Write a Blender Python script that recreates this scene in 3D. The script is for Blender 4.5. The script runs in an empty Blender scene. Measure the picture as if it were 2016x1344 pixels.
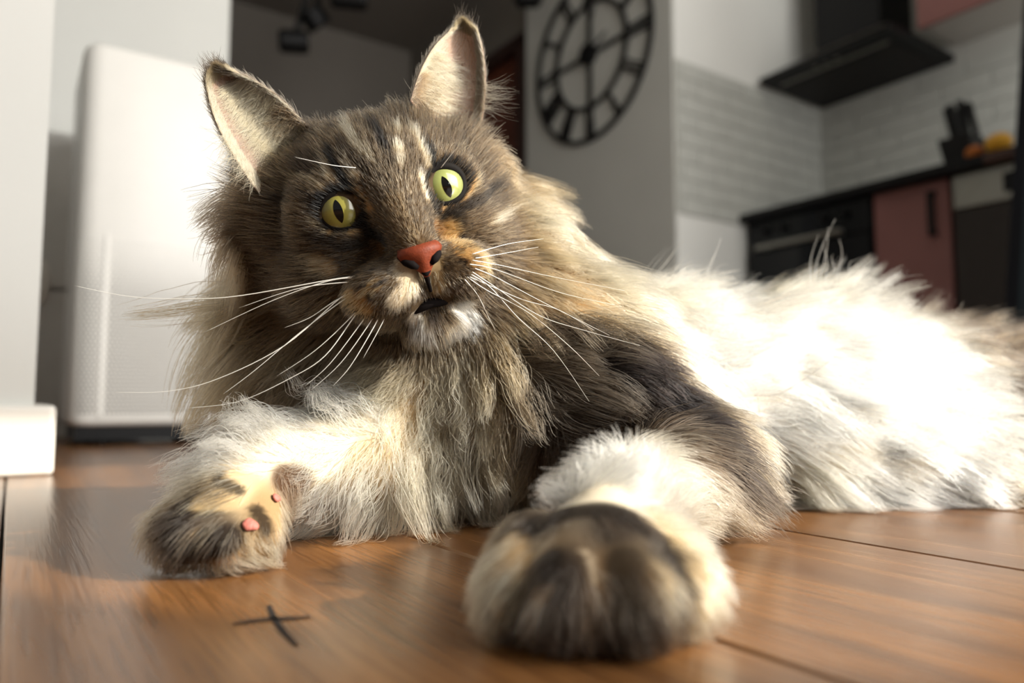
import bpy, bmesh, math, random
import numpy as np
from mathutils import Vector, Matrix, kdtree
from mathutils.bvhtree import BVHTree

rng = np.random.default_rng(7)
random.seed(7)
SC = bpy.context.scene
COL = SC.collection

# ------------------------------------------------------------------ camera
FPX = 1456.0                                   # focal length in pixels of a 2016 x 1344 frame
PITCH = math.radians(4.6)
CAM = np.array([0.0, 0.0, 0.07])               # a phone held just above the floor
FW = np.array([0, math.cos(PITCH), math.sin(PITCH)])
UP = np.array([0, -math.sin(PITCH), math.cos(PITCH)])
RT = np.array([1.0, 0, 0])
cam_d = bpy.data.cameras.new('camera')
cam = bpy.data.objects.new('camera', cam_d); COL.objects.link(cam)
cam.location = CAM; cam.rotation_euler = (math.pi / 2 + PITCH, 0, 0)
cam_d.sensor_width = 36; cam_d.lens = FPX / 2016 * 36; cam_d.clip_start = 0.01
cam_d.dof.use_dof = True; cam_d.dof.focus_distance = 0.355; cam_d.dof.aperture_fstop = 4.7
SC.camera = cam

# ------------------------------------------------------------------ world, sun, window light, exposure
SC.view_settings.view_transform = 'Standard'; SC.view_settings.look = 'None'
SC.view_settings.gamma = 1.0; SC.view_settings.use_curve_mapping = False
SC.view_settings.exposure = 0.0
SC.cycles.use_adaptive_sampling = True; SC.cycles.adaptive_threshold = 0.05
SC.cycles.max_bounces = 4; SC.cycles.diffuse_bounces = 3; SC.cycles.glossy_bounces = 3; SC.cycles.transmission_bounces = 4
world = bpy.data.worlds.new('world'); SC.world = world; world.use_nodes = True
bgn = world.node_tree.nodes['Background']
bgn.inputs['Color'].default_value = (1.0, 0.975, 0.94, 1); bgn.inputs['Strength'].default_value = 0.22
SUN_DIR = Vector((1.0, -0.30, 0.50)).normalized()        # towards the sun
sun_d = bpy.data.lights.new('sun', 'SUN'); sun_d.energy = 7.2; sun_d.angle = math.radians(0.6); sun_d.color = (1.0, 0.93, 0.80)
sun = bpy.data.objects.new('sun', sun_d); COL.objects.link(sun)
sun.rotation_euler = SUN_DIR.to_track_quat('Z', 'Y').to_euler()

# house axes: E1 runs along the kitchen units and the floor planks, E2 across them
E1 = np.array([0.56, -0.8285, 0.0]); E1 /= np.linalg.norm(E1)
E2 = np.array([-E1[1], E1[0], 0.0])
WIN0 = np.array([1.5, -0.5, 0.0])                        # a point of the added sun-gating window wall (runs along E2, out of frame)
wl_d = bpy.data.lights.new('window_daylight', 'AREA'); wl_d.shape = 'RECTANGLE'; wl_d.size = 2.4; wl_d.size_y = 1.9
wl_d.energy = 96.0; wl_d.color = (1.0, 0.99, 0.97)
wl = bpy.data.objects.new('window_daylight', wl_d); COL.objects.link(wl)
wl.location = WIN0 + E2 * 0.6 - E1 * 0.05 + np.array([0, 0, 1.2])
wl.rotation_euler = Vector(E1).to_track_quat('Z', 'Y').to_euler()

# ------------------------------------------------------------------ helpers
def ray(px, py): return FPX * FW + (px - 1008) * RT + (672 - py) * UP
def at(px, py, Y):
    d = ray(px, py); return CAM + d * (Y / d[1])
def atz(px, py, z):
    d = ray(px, py); return CAM + d * ((z - CAM[2]) / d[2])
def lin(r, g, b):
    return tuple(((c / 255) / 12.92 if c / 255 <= 0.04045 else ((c / 255 + 0.055) / 1.055) ** 2.4) for c in (r, g, b))

_M = {}
def mat(name, rgb, rough=0.5, metal=0.0, var=0.0, scale=30.0, bump=0.0, bscale=80.0, coat=0.0, spec=0.5, emit=None, estr=1.0):
    if name in _M: return _M[name]
    m = bpy.data.materials.new(name); m.use_nodes = True
    nt = m.node_tree; b = nt.nodes['Principled BSDF']
    b.inputs['Base Color'].default_value = (*rgb, 1); b.inputs['Roughness'].default_value = rough
    b.inputs['Metallic'].default_value = metal; b.inputs['Coat Weight'].default_value = coat
    b.inputs['Specular IOR Level'].default_value = spec
    tc = nt.nodes.new('ShaderNodeTexCoord')
    if var:
        n = nt.nodes.new('ShaderNodeTexNoise'); n.inputs['Scale'].default_value = scale; n.inputs['Detail'].default_value = 4
        nt.links.new(tc.outputs['Object'], n.inputs['Vector'])
        r = nt.nodes.new('ShaderNodeValToRGB')
        r.color_ramp.elements[0].position = 0.3; r.color_ramp.elements[1].position = 0.7
        r.color_ramp.elements[0].color = (*[c * (1 - var) for c in rgb], 1)
        r.color_ramp.elements[1].color = (*[min(1, c * (1 + var)) for c in rgb], 1)
        nt.links.new(n.outputs['Fac'], r.inputs['Fac']); nt.links.new(r.outputs['Color'], b.inputs['Base Color'])
    if bump:
        n2 = nt.nodes.new('ShaderNodeTexNoise'); n2.inputs['Scale'].default_value = bscale; n2.inputs['Detail'].default_value = 3
        nt.links.new(tc.outputs['Object'], n2.inputs['Vector'])
        bp = nt.nodes.new('ShaderNodeBump'); bp.inputs['Strength'].default_value = bump; bp.inputs['Distance'].default_value = 0.002
        nt.links.new(n2.outputs['Fac'], bp.inputs['Height']); nt.links.new(bp.outputs['Normal'], b.inputs['Normal'])
    if emit:
        b.inputs['Emission Color'].default_value = (*emit, 1); b.inputs['Emission Strength'].default_value = estr
    _M[name] = m
    return m

def tag(o, label=None, cat=None, group=None, kind=None):
    if label: o['label'] = label
    if cat: o['category'] = cat
    if group: o['group'] = group
    if kind: o['kind'] = kind
    return o
def thing(name, loc, label, cat, group=None):
    o = bpy.data.objects.new(name, None); COL.objects.link(o); o.location = Vector(loc); o.empty_display_size = 0.02
    return tag(o, label, cat, group)

class MB:
    """collects shapes for ONE mesh object"""
    def __init__(s, xf=None): s.v = []; s.f = []; s.xf = xf
    def add(s, vs, fs):
        o = len(s.v); s.v += [tuple(map(float, v)) for v in vs]; s.f += [tuple(i + o for i in f) for f in fs]; return s
    def box(s, lo, hi):
        (a, b, c), (d, e, g) = lo, hi
        return s.add([(a,b,c),(d,b,c),(d,e,c),(a,e,c),(a,b,g),(d,b,g),(d,e,g),(a,e,g)],
                     [(0,1,2,3),(4,5,6,7),(0,1,5,4),(1,2,6,5),(2,3,7,6),(3,0,4,7)])
    def hexa(s, p8): return s.add(p8, [(0,1,2,3),(4,5,6,7),(0,1,5,4),(1,2,6,5),(2,3,7,6),(3,0,4,7)])
    def tube(s, pts, r, n=8, cap=True):
        pts = [np.array(p, float) for p in pts]; m = len(pts)
        rs = r if hasattr(r, '__len__') else [r] * m
        vs = []; prev = None
        for i, p in enumerate(pts):
            t = pts[min(i + 1, m - 1)] - pts[max(i - 1, 0)]; t = t / (np.linalg.norm(t) + 1e-12)
            a = prev if prev is not None else (np.array([0, 0, 1.0]) if abs(t[2]) < 0.9 else np.array([1.0, 0, 0]))
            a = a - t * (a @ t); a /= np.linalg.norm(a) + 1e-12; prev = a; b = np.cross(t, a)
            for k in range(n):
                g = 2 * math.pi * k / n; vs.append(p + rs[i] * (math.cos(g) * a + math.sin(g) * b))
        fs = [(i*n+k, i*n+(k+1) % n, (i+1)*n+(k+1) % n, (i+1)*n+k) for i in range(m-1) for k in range(n)]
        if cap: fs += [tuple(range(n)), tuple(range((m-1)*n, m*n))]
        return s.add(vs, fs)
    def loop(s, sections):
        """closed ring of closed sections"""
        m = len(sections); n = len(sections[0])
        return s.add([p for q in sections for p in q],
                     [(i*n+k, i*n+(k+1) % n, ((i+1) % m)*n+(k+1) % n, ((i+1) % m)*n+k) for i in range(m) for k in range(n)])
    def ellipsoid(s, c, r, nu=16, nv=10):
        vs = [(c[0], c[1], c[2]-r[2])]
        for j in range(1, nv):
            ph = -math.pi/2 + math.pi*j/nv
            for i in range(nu):
                th = 2*math.pi*i/nu
                vs.append((c[0]+r[0]*math.cos(ph)*math.cos(th), c[1]+r[1]*math.cos(ph)*math.sin(th), c[2]+r[2]*math.sin(ph)))
        vs.append((c[0], c[1], c[2]+r[2])); L = len(vs)-1
        fs = [(0, 1+(i+1) % nu, 1+i) for i in range(nu)] + [(L, 1+(nv-2)*nu+i, 1+(nv-2)*nu+(i+1) % nu) for i in range(nu)]
        fs += [(1+j*nu+i, 1+j*nu+(i+1) % nu, 1+(j+1)*nu+(i+1) % nu, 1+(j+1)*nu+i) for j in range(nv-2) for i in range(nu)]
        return s.add(vs, fs)
    def mesh(s, name, loc=(0, 0, 0), smooth=False):
        v = [s.xf(*p) for p in s.v] if s.xf else s.v
        l = np.array(loc, float)
        me = bpy.data.meshes.new(name); me.from_pydata([tuple(np.array(p) - l) for p in v], [], s.f)
        bm = bmesh.new(); bm.from_mesh(me); bmesh.ops.recalc_face_normals(bm, faces=bm.faces); bm.to_mesh(me); bm.free()
        if smooth: me.polygons.foreach_set('use_smooth', [True] * len(me.polygons))
        return me
    def build(s, name, m, parent=None, loc=None, bevel=0, smooth=False, segs=2, base=None):
        """base: world location of the top ancestor when parent is itself a child"""
        if base is None: base = np.array(parent.location) if parent else np.array(loc if loc is not None else (0, 0, 0))
        me = s.mesh(name, base, smooth); me.materials.append(m)
        o = bpy.data.objects.new(name, me); COL.objects.link(o)
        if parent: o.parent = parent
        else: o.location = Vector(base)
        if bevel:
            bv = o.modifiers.new('bevel', 'BEVEL'); bv.width = bevel; bv.segments = segs; bv.limit_method = 'ANGLE'
        return o

# ------------------------------------------------------------------ kitchen frame: u along the units, v out of the kitchen wall, z up
KC = atz(1450, 425, 0.9) + 0.655 * E2; KC[2] = 0
def W(u, v, z): return KC + u * E1 - v * E2 + np.array([0, 0, z])
def G(s, t, z): return s * E1 + t * E2 + np.array([0, 0, z])     # house axes through the camera's foot

# materials
m_wall = mat('wall_paint_white', lin(226, 226, 220), 0.75, var=0.03, scale=3, bump=0.08, bscale=220)
m_grey = mat('wall_paint_grey', lin(190, 190, 183), 0.8, var=0.03, scale=3, bump=0.08, bscale=220)
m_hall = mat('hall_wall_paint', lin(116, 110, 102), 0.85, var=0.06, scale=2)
m_trim = mat('white_lacquer', lin(236, 232, 224), 0.35, var=0.01)
m_black = mat('black_satin', lin(13, 13, 14), 0.45, var=0.1, spec=0.25)
m_blackmatte = mat('black_matte_metal', lin(22, 21, 21), 0.6, var=0.1, spec=0.25)
m_pink = mat('dusty_pink_front', lin(146, 100, 95), 0.6, var=0.05, scale=6, bump=0.05)
m_tile = mat('pale_grey_tile', lin(186, 187, 180), 0.34, var=0.05, scale=9, bump=0.1, bscale=14)
m_grout = mat('grout', lin(176, 176, 169), 0.9)
m_steel = mat('brushed_steel', lin(150, 148, 140), 0.35, metal=0.8, var=0.05)
m_doorwood = mat('dark_red_wood', lin(104, 54, 36), 0.5, var=0.25, scale=8)
m_glassblk = mat('black_glass', lin(7, 9, 12), 0.12, spec=0.3)

# ------------------------------------------------------------------ floor of separate planks
def wood():
    m = bpy.data.materials.new('oiled_oak_plank'); m.use_nodes = True; nt = m.node_tree; b = nt.nodes['Principled BSDF']
    N = nt.nodes.new; L = nt.links.new
    tc = N('ShaderNodeTexCoord'); oi = N('ShaderNodeObjectInfo')
    off = N('ShaderNodeVectorMath'); off.operation = 'SCALE'; off.inputs[0].default_value = (7.3, 3.1, 5.7); L(oi.outputs['Random'], off.inputs['Scale'])
    add = N('ShaderNodeVectorMath'); L(tc.outputs['Object'], add.inputs[0]); L(off.outputs[0], add.inputs[1])
    mp = N('ShaderNodeMapping'); mp.inputs['Scale'].default_value = (3.5, 42, 42); L(add.outputs[0], mp.inputs['Vector'])
    n1 = N('ShaderNodeTexNoise'); n1.inputs['Scale'].default_value = 1.0; n1.inputs['Detail'].default_value = 6; n1.inputs['Distortion'].default_value = 0.9
    L(mp.outputs[0], n1.inputs['Vector'])
    mp2 = N('ShaderNodeMapping'); mp2.inputs['Scale'].default_value = (22, 520, 520); L(add.outputs[0], mp2.inputs['Vector'])
    n2 = N('ShaderNodeTexNoise'); n2.inputs['Scale'].default_value = 1.0; n2.inputs['Detail'].default_value = 3; L(mp2.outputs[0], n2.inputs['Vector'])
    r1 = N('ShaderNodeValToRGB'); e = r1.color_ramp.elements
    e[0].position = 0.25; e[0].color = (*lin(86, 56, 32), 1); e[1].position = 0.75; e[1].color = (*lin(140, 96, 54), 1)
    L(n1.outputs['Fac'], r1.inputs['Fac'])
    r2 = N('ShaderNodeValToRGB'); e = r2.color_ramp.elements
    e[0].position = 0.36; e[0].color = (0.42, 0.36, 0.30, 1); e[1].position = 0.52; e[1].color = (1, 1, 1, 1)
    L(n2.outputs['Fac'], r2.inputs['Fac'])
    mx = N('ShaderNodeMix'); mx.data_type = 'RGBA'; mx.blend_type = 'MULTIPLY'; mx.inputs['Factor'].default_value = 0.5
    L(r1.outputs['Color'], mx.inputs['A']); L(r2.outputs['Color'], mx.inputs['B'])
    hs = N('ShaderNodeHueSaturation'); L(mx.outputs['Result'], hs.inputs['Color'])
    mr = N('ShaderNodeMapRange'); mr.inputs['To Min'].default_value = 0.85; mr.inputs['To Max'].default_value = 1.15
    L(oi.outputs['Random'], mr.inputs['Value']); L(mr.outputs[0], hs.inputs['Value'])
    L(hs.outputs[0], b.inputs['Base Color'])
    b.inputs['Roughness'].default_value = 0.27; b.inputs['Specular IOR Level'].default_value = 0.5
    bp = N('ShaderNodeBump'); bp.inputs['Strength'].default_value = 0.25; bp.inputs['Distance'].default_value = 0.0006
    L(n2.outputs['Fac'], bp.inputs['Height']); L(bp.outputs[0], b.inputs['Normal'])
    return m
m_wood = wood()
m_gap = mat('dark_joint', lin(26, 17, 11), 0.9)
flo = MB(xf=lambda s, t, z: G(s, t, z)); flo.box((-6.5, -3.2, -0.06), (3.5, 4.6, -0.005))
flo = flo.build('floor', m_gap); tag(flo, 'brown oak plank floor', kind='structure')
PW, PL = 0.176, 2.2
t_line = float(atz(1600, 1053, 0) @ E2)              # a joint seen to the right of the cat
def plank_mesh():
    c = 0.0012; g = 0.0007; h = 0.0025; b = MB()
    x0, x1, y0, y1 = -PL/2+g, PL/2-g, -PW/2+g, PW/2-g
    lo = [(x0,y0,-0.005),(x1,y0,-0.005),(x1,y1,-0.005),(x0,y1,-0.005)]
    md = [(x0,y0,-c),(x1,y0,-c),(x1,y1,-c),(x0,y1,-c)]
    tp = [(x0+c,y0+c,0),(x1-c,y0+c,0),(x1-c,y1-c,0),(x0+c,y1-c,0)]
    f = [(0,1,2,3),(8,9,10,11)]
    for k in range(4): f += [(k,(k+1) % 4,4+(k+1) % 4,4+k),(4+k,4+(k+1) % 4,8+(k+1) % 4,8+k)]
    b.add(lo+md+tp, f); me = b.mesh('plank'); me.materials.append(m_wood); return me
pm = plank_mesh(); ang = math.atan2(E1[1], E1[0])
for r in range(-13, 15):
    for c in range(-4, 3):
        s = c * PL + 0.05 + 0.35 * ((r * 0.37) % 1.0); t = t_line + (r + 0.5) * PW
        p = G(s, t, 0)
        if p[1] < -1.6 or p[1] > 5.6 or p[0] < -3.2 or p[0] > 3.2: continue
        o = bpy.data.objects.new('plank', pm); COL.objects.link(o); o.location = p; o.rotation_euler = (0, 0, ang); o.parent = flo
# the black filled split that looks like a cross
xk = MB()
def crack(pts, w):
    P3 = [atz(x, y, 0.0003) for x, y in pts]; n = len(P3)
    v = []
    for i, p in enumerate(P3):
        d = P3[min(i+1, n-1)] - P3[max(i-1, 0)]; d /= np.linalg.norm(d); q = np.array([-d[1], d[0], 0]); ww = w * (0.25 + math.sin(math.pi * (i + 0.6) / (n + 0.2)))
        v += [p + q * ww, p - q * ww]
    xk.add(v, [(2*i, 2*i+1, 2*i+3, 2*i+2) for i in range(n-1)])
crack([(458, 1228), (490, 1222), (535, 1217), (580, 1216), (613, 1213)], 0.0015)
crack([(530, 1190), (538, 1213), (556, 1240), (585, 1270)], 0.0009)
xk.build('crack_mark', m_gap, flo)

# ------------------------------------------------------------------ setting: walls
def struct(o, label): return tag(o, label, kind='structure')
CEIL = 2.62
# near white wall at the frame edge, its face runs along E2
nc = atz(105, 935, 0)                                  # foot of the skirting corner
ns, nt_ = float(nc @ E1), float(nc @ E2)
b = MB(xf=lambda s, t, z: G(ns + s, nt_ + t, z)); b.box((-0.3, -1.3, 0), (-0.012, -0.018, CEIL))
struct(b.build('wall_left', m_wall), 'near white wall corner at the frame edge')
b = MB(xf=lambda s, t, z: G(ns + s, nt_ + t, z)); b.box((-0.31, -1.3, 0), (0.0, 0.0, 0.066))
struct(b.build('baseboard_left', m_trim, bevel=0.005, segs=3), 'white rounded skirting board at the foot of the near wall')
# white pillar behind the air purifier
pc = at(428, 800, 1.95); ps, pt = float(pc @ E1), float(pc @ E2)
b = MB(xf=lambda s, t, z: G(ps + s, pt + t, z)); b.box((-1.2, -1.6, 0), (0, 0, CEIL))
struct(b.build('wall_pillar', m_wall), 'white pillar wall behind the air purifier')
# wall with tiles (faces +u) and clock wall (faces +v)
CV = 1.035
b = MB(xf=W); b.box((-1.10, -0.2, 0), (0, CV, CEIL))
struct(b.build('wall_back', m_wall), 'white wall between the kitchen corner and the clock')
b = MB(xf=W); b.box((-1.085, CV, 0), (-0.001, CV + 0.012, CEIL))
struct(b.build('wall_middle', m_grey), 'grey wall that carries the big round clock')
b = MB(xf=W); b.box((0, -0.2, 0), (3.7, 0, CEIL))
struct(b.build('wall_kitchen', m_grey), 'kitchen wall behind the cooker hood')
# hall beyond the clock: wall with a door, dark end wall
b = MB(xf=W); b.box((-1.14, 0.80, 2.10), (-2.6, CV - 0.02, CEIL)); b.box((-1.12, 0.80, 0), (-1.15, CV - 0.02, 2.10)); b.box((-2.05, .80, 0), (-2.6, CV - .02, 2.10))
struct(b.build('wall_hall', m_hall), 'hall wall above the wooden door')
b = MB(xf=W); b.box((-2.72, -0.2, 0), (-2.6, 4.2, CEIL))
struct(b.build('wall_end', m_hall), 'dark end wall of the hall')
b = MB(xf=W); b.box((-1.10, -0.25, CEIL), (3.45, 5.2, CEIL + 0.1))
struct(b.build('ceiling', m_wall), 'white ceiling')
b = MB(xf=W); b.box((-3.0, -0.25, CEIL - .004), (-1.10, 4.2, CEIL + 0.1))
struct(b.build('ceiling_hall', m_hall), 'hall ceiling coloured dark to carry the shade')  # shade of the hall put into the ceiling colour
d = bpy.data.objects.new('door_1', None); COL.objects.link(d); d.location = W(-1.6, CV - .05, 0); struct(d, 'dark red-brown wooden door beside the clock wall')
b = MB(xf=W); b.box((-1.19, CV-.09, 0), (-2.01, CV-.05, 2.06)); b.build('door_leaf', m_doorwood, d)
b = MB(xf=W); b.box((-1.12, CV-.10, 0), (-1.19, CV+.012, 2.12)); b.box((-2.01, CV-.10, 0), (-2.08, CV+.012, 2.12)); b.box((-1.12, CV-.10, 2.06), (-2.08, CV+.012, 2.13))
b.build('door_frame', mat('dark_frame_wood', lin(46, 25, 19), 0.5, var=.2), d)
# unseen window wall on the right, added and cut to shape the sunlight
b = MB(xf=lambda t, z, n: WIN0 + E2 * t + E1 * n + np.array([0, 0, z]))
op = [(-0.9, 0.08, 2.35), (0.315, 1.12, 1.40)]
xs = [-1.5] + [q for w_ in op for q in w_[:2]] + [2.25]
for i in range(0, len(xs), 2): b.box((xs[i], 0, 0), (xs[i+1], CEIL, 0.06))
for a_, c_, t_ in op: b.box((a_, 0, 0), (c_, 0.12, 0.06)); b.box((a_, t_, 0), (c_, CEIL, 0.06))
struct(b.build('wall_sun_gate', m_wall), 'white window wall out of frame, added to gate the sun')
for i, (a_, c_, t_) in enumerate(op):
    b = MB(xf=lambda t, z, n: WIN0 + E2 * t + E1 * n + np.array([0, 0, z]))
    for lo, hi in (((a_, .12, .01), (a_+.03, t_, .05)), ((c_-.03, .12, .01), (c_, t_, .05)), ((a_, .12, .01), (c_, .15, .05)), ((a_, t_-.03, .01), (c_, t_, .05))): b.box(lo, hi)
    struct(b.build('window_%d' % (i+1), m_trim), 'white window frame out of view, part of the added sun gate')

# tiles on both kitchen walls (brick bond), each its own piece
TH, TW = 0.0745, 0.20
def tile_mesh(w):
    b = MB(); g = .0015; c = .0015; d = .007
    lo = [(g, 0, g), (w-g, 0, g), (w-g, 0, TH-g), (g, 0, TH-g)]; hi = [(g+c, d, g+c), (w-g-c, d, g+c), (w-g-c, d, TH-g-c), (g+c, d, TH-g-c)]
    b.add(lo+hi, [(4,5,6,7)] + [(k,(k+1) % 4,4+(k+1) % 4,4+k) for k in range(4)])
    me = b.mesh('tile'); me.materials.append(m_tile); return me
tm = {}
def lay_tiles(parent_name, length, z0, z1, place, label):
    z = z0; row = 0
    gb = MB(xf=place); gb.box((0, 0, z0), (length, 0.004, z1)); root = gb.build(parent_name, m_grout); tag(root, label, kind='structure')
    while z + TH * 0.5 < z1:
        x = 0.0 if row % 2 == 0 else -TW / 2
        while x < length - 0.005:
            a0 = max(x, 0); w = round(min(x + TW, length) - a0, 4)
            if w > 0.01:
                if w not in tm: tm[w] = tile_mesh(w)
                o = bpy.data.objects.new('tile', tm[w]); COL.objects.link(o)
                p0 = Vector(place(a0, 0.0035, z)); px = (Vector(place(a0+1, 0.0035, z)) - p0); py = (Vector(place(a0, 1.0035, z)) - p0)
                m4 = Matrix((( px.x, py.x, 0, p0.x), (px.y, py.y, 0, p0.y), (0, 0, 1, p0.z), (0, 0, 0, 1)))
                o.matrix_world = m4; o.parent = root
            x += TW
        z += TH; row += 1
lay_tiles('trim_1', CV, 0.86, 0.86 + TH * 9, lambda a, n, z: W(n, a, z), 'pale subway tiles on the wall beside the cooker hood')
lay_tiles('trim_2', 2.0, 0.93, 0.93 + TH * 8, lambda a, n, z: W(a, n, z), 'pale tiles on the kitchen wall above the worktop')

# ------------------------------------------------------------------ kitchen units
VD = 0.60
wt = thing('worktop', W(0.8, 0.33, 0.88), 'long thin black worktop over the oven and pink unit', 'worktop')
b = MB(xf=W); b.box((0.012, 0.012, 0.865), (1.02, 0.655, 0.90)); b.build('worktop_slab', m_black, wt, bevel=.003)
b = MB(xf=W); b.box((1.02, 0.012, 0.865), (2.3, 0.655, 0.90)); b.build('worktop_slab', mat('brown_worktop_edge', lin(72, 44, 30), .5, var=.2), wt, bevel=.003)
ov = thing('built_in_oven', W(0.3, 0.3, 0), 'black glass built-in oven under the worktop beside the white wall', 'oven')
b = MB(xf=W); b.box((0.02, 0.02, 0.0), (0.60, VD - .02, 0.862)); b.build('oven_body', m_black, ov)
b = MB(xf=W); b.box((0.025, VD-.02, 0.12), (0.597, VD+.02, 0.72)); dr = b.build('oven_door', m_glassblk, ov, bevel=.004)
b = MB(xf=W); b.tube([W0 for W0 in [(0.10, VD+.055, 0.735), (0.50, VD+.055, 0.735)]], 0.011); b.box((.115, VD+.0, .728), (.135, VD+.055, .742)); b.box((.465, VD+.0, .728), (.485, VD+.055, .742))
b.build('handle', m_steel, dr, smooth=False, base=np.array(ov.location))
b = MB(xf=W); b.box((0.10, VD+.0195, 0.22), (0.52, VD+.022, 0.60)); b.build('window', mat('oven_window', lin(14, 22, 28), .1, spec=.3), dr, base=np.array(ov.location))
b = MB(xf=W); b.box((0.025, VD-.02, 0.725), (0.597, VD+.012, 0.86)); pnl = b.build('control_panel', m_glassblk, ov, bevel=.003)
for uu in (.12, .21, .40, .49):
    b = MB(xf=W); b.tube([(uu, VD+.01, .81), (uu, VD+.035, .81)], .016, 14); b.build('knob', m_black, pnl, base=np.array(ov.location))
def unit(name, u0, u1, label, handle_u, z0=0.1, z1=0.862):
    t = thing(name, W((u0+u1)/2, .3, 0), label, 'cabinet')
    b = MB(xf=W); b.box((u0+.004, .02, 0.0), (u1-.004, VD-.02, z1)); b.build('cabinet_body', m_pink, t)
    b = MB(xf=W); b.box((u0+.003, VD-.019, z0), (u1-.003, VD+.002, z1-.004)); dd = b.build('door', m_pink, t, bevel=.002)
    b = MB(xf=W); b.box((handle_u-.009, VD+.018, .66), (handle_u+.009, VD+.036, .82)); b.box((handle_u-.009, VD, .66), (handle_u+.009, VD+.03, .675)); b.box((handle_u-.009, VD, .805), (handle_u+.009, VD+.03, .82))
    b.build('handle', m_blackmatte, dd, base=np.array(t.location)); return t
unit('base_cabinet', .605, .885, 'dusty pink base cabinet with a black bar handle beside the oven', .83)
dw = thing('dishwasher', W(1.2, .3, 0), 'steel fronted dishwasher beside the pink base cabinet', 'dishwasher')
b = MB(xf=W); b.box((.892, .02, 0), (1.50, VD-.02, .862)); b.build('dishwasher_body', m_blackmatte, dw)
b = MB(xf=W); b.box((.896, VD-.019, .74), (1.496, VD+.004, .86)); p_ = b.build('control_panel', m_steel, dw, bevel=.003)
b = MB(xf=W); b.box((1.06, VD+.003, .765), (1.36, VD+.012, .83)); b.build('handle_recess', m_black, p_, base=np.array(dw.location))
b = MB(xf=W); b.box((.896, VD-.019, .1), (1.496, VD+.002, .735)); b.build('door', mat('dark_steel', lin(52, 46, 42), .5, metal=.3, var=.05), dw, bevel=.003)
uc = thing('wall_cabinet', W(1.1, .17, 1.58), 'dusty pink wall cabinet above the worktop beside the cooker hood', 'cabinet')
b = MB(xf=W); b.box((.67, .0, 1.60), (1.9, .32, 2.4)); b.build('cabinet_body', mat('cabinet_white', lin(190, 186, 178), .6), uc)
for k in range(2):
    b = MB(xf=W); b.box((.67+.61*k+.002, .3205, 1.575), (.67+.61*(k+1)-.002, .342, 2.4)); b.build('door', m_pink, uc, bevel=.002)
# hood
hd = thing('cooker_hood', W(.32, .25, 1.5), 'black pyramid cooker hood hanging on the tiled kitchen wall', 'cooker hood')
b = MB(xf=W); b.box((.17, .0, 1.66), (.48, .27, 2.60)); b.build('chimney', m_black, hd, bevel=.003)
hz = 1.535; u0, u1, v1 = .025, .655, .50
b = MB(xf=W)
b.hexa([(u0, 0, hz+.03), (u1, 0, hz+.03), (u1, v1, hz+.03), (u0, v1, hz+.03), (.17, 0, 1.70), (.48, 0, 1.70), (.48, .27, 1.70), (.17, .27, 1.70)])
b.build('canopy', mat('hood_bronze', lin(74, 68, 60), .35, metal=.5, var=.05), hd)
b = MB(xf=W); b.box((u0, .0, hz), (u1, v1, hz+.03)); b.build('rim', m_black, hd, bevel=.004)
b = MB(xf=W); b.box((u0+.05, .06, hz-.004), (u1-.05, v1-.12, hz+.0)); b.build('filter', mat('hood_filter', lin(36, 32, 31), .5, spec=.2), hd)
b = MB(xf=W); b.box((u0+.06, v1-.09, hz-.004), (u1-.06, v1-.07, hz)); b.build('light_strip', m_steel, hd)
for uu in (.28, .33, .38):
    b = MB(xf=W); b.box((uu, v1-.05, hz-.003), (uu+.02, v1-.03, hz)); b.build('button', m_steel, hd)
# things on the worktop
kb = thing('knife_block', W(.905, .50, .9), 'black knife block tilted back on the worktop', 'knife block')
def KB(a, n, z): return W(.905 + a, .50 + n - (z) * 0.0, .9 + z)
b = MB(xf=KB); b.hexa([(-.05, -.07, 0), (.05, -.07, 0), (.05, .06, 0), (-.05, .06, 0), (-.075, -.07, .12), (.035, -.07, .12), (.035, .06, .12), (-.075, .06, .12)])
b.build('block', m_blackmatte, kb, bevel=.004)
ks = [(-.062, -.05, .115, 'tall black knife handle standing at the front corner of the block'), (-.035, -.05, .10, 'black knife handle, second along the block'),
      (-.010, -.04, .125, 'black knife handle standing highest in the block'), (.015, -.05, .11, 'black knife handle at the far end of the block'), (-.02, .01, .10, 'black knife handle in the lower row of the block')]
for i, (a, n, h, lb) in enumerate(ks):
    t = thing('kitchen_knife', KB(a, n, .1), lb, 'knife', 'knives in the black block')
    b = MB(xf=KB); b.hexa([(a-.009, n-.012, .127), (a+.009, n-.012, .127), (a+.009, n+.012, .127), (a-.009, n+.012, .127), (a-.036, n-.012, .155+h), (a-.014, n-.012, .155+h), (a-.014, n+.014, .155+h), (a-.036, n+.014, .155+h)])
    b.build('knife_handle', m_black, t, bevel=.004)
    b = MB(xf=KB); b.box((a-.006, n-.010, .1201), (a+.006, n+.010, .128)); b.build('bolster', m_steel, t)
for a, n, r, c, nm, lb in ((.972, .60, .028, lin(196, 110, 30), 'orange', 'small orange fruit beside the knife block'), (1.048, .60, .040, lin(238, 178, 46), 'lemon', 'yellow lemon between the orange and the dark bowl')):
    b = MB(); w0 = W(a, n, .9 + r * .9); b.ellipsoid(w0, (r, r * 1.15, r * .9))
    o = b.build(nm, mat(nm + '_peel', c, .45, bump=.3, bscale=300), loc=W(a, n, .9), smooth=True); tag(o, lb, 'fruit')
bw = thing('fruit_bowl', W(1.18, .48, .9), 'dark bowl with wire loops at the end of the worktop', 'bowl')
prof = [(.03, 0), (.055, .01), (.085, .045), (.09, .07), (.084, .07), (.05, .018), (.0, .012)]
b = MB(); n = 20; c0 = W(1.18, .48, .9)
vs = [(c0[0]+r*math.cos(2*math.pi*k/n), c0[1]+r*math.sin(2*math.pi*k/n), c0[2]+z) for r, z in prof for k in range(n)]
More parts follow.
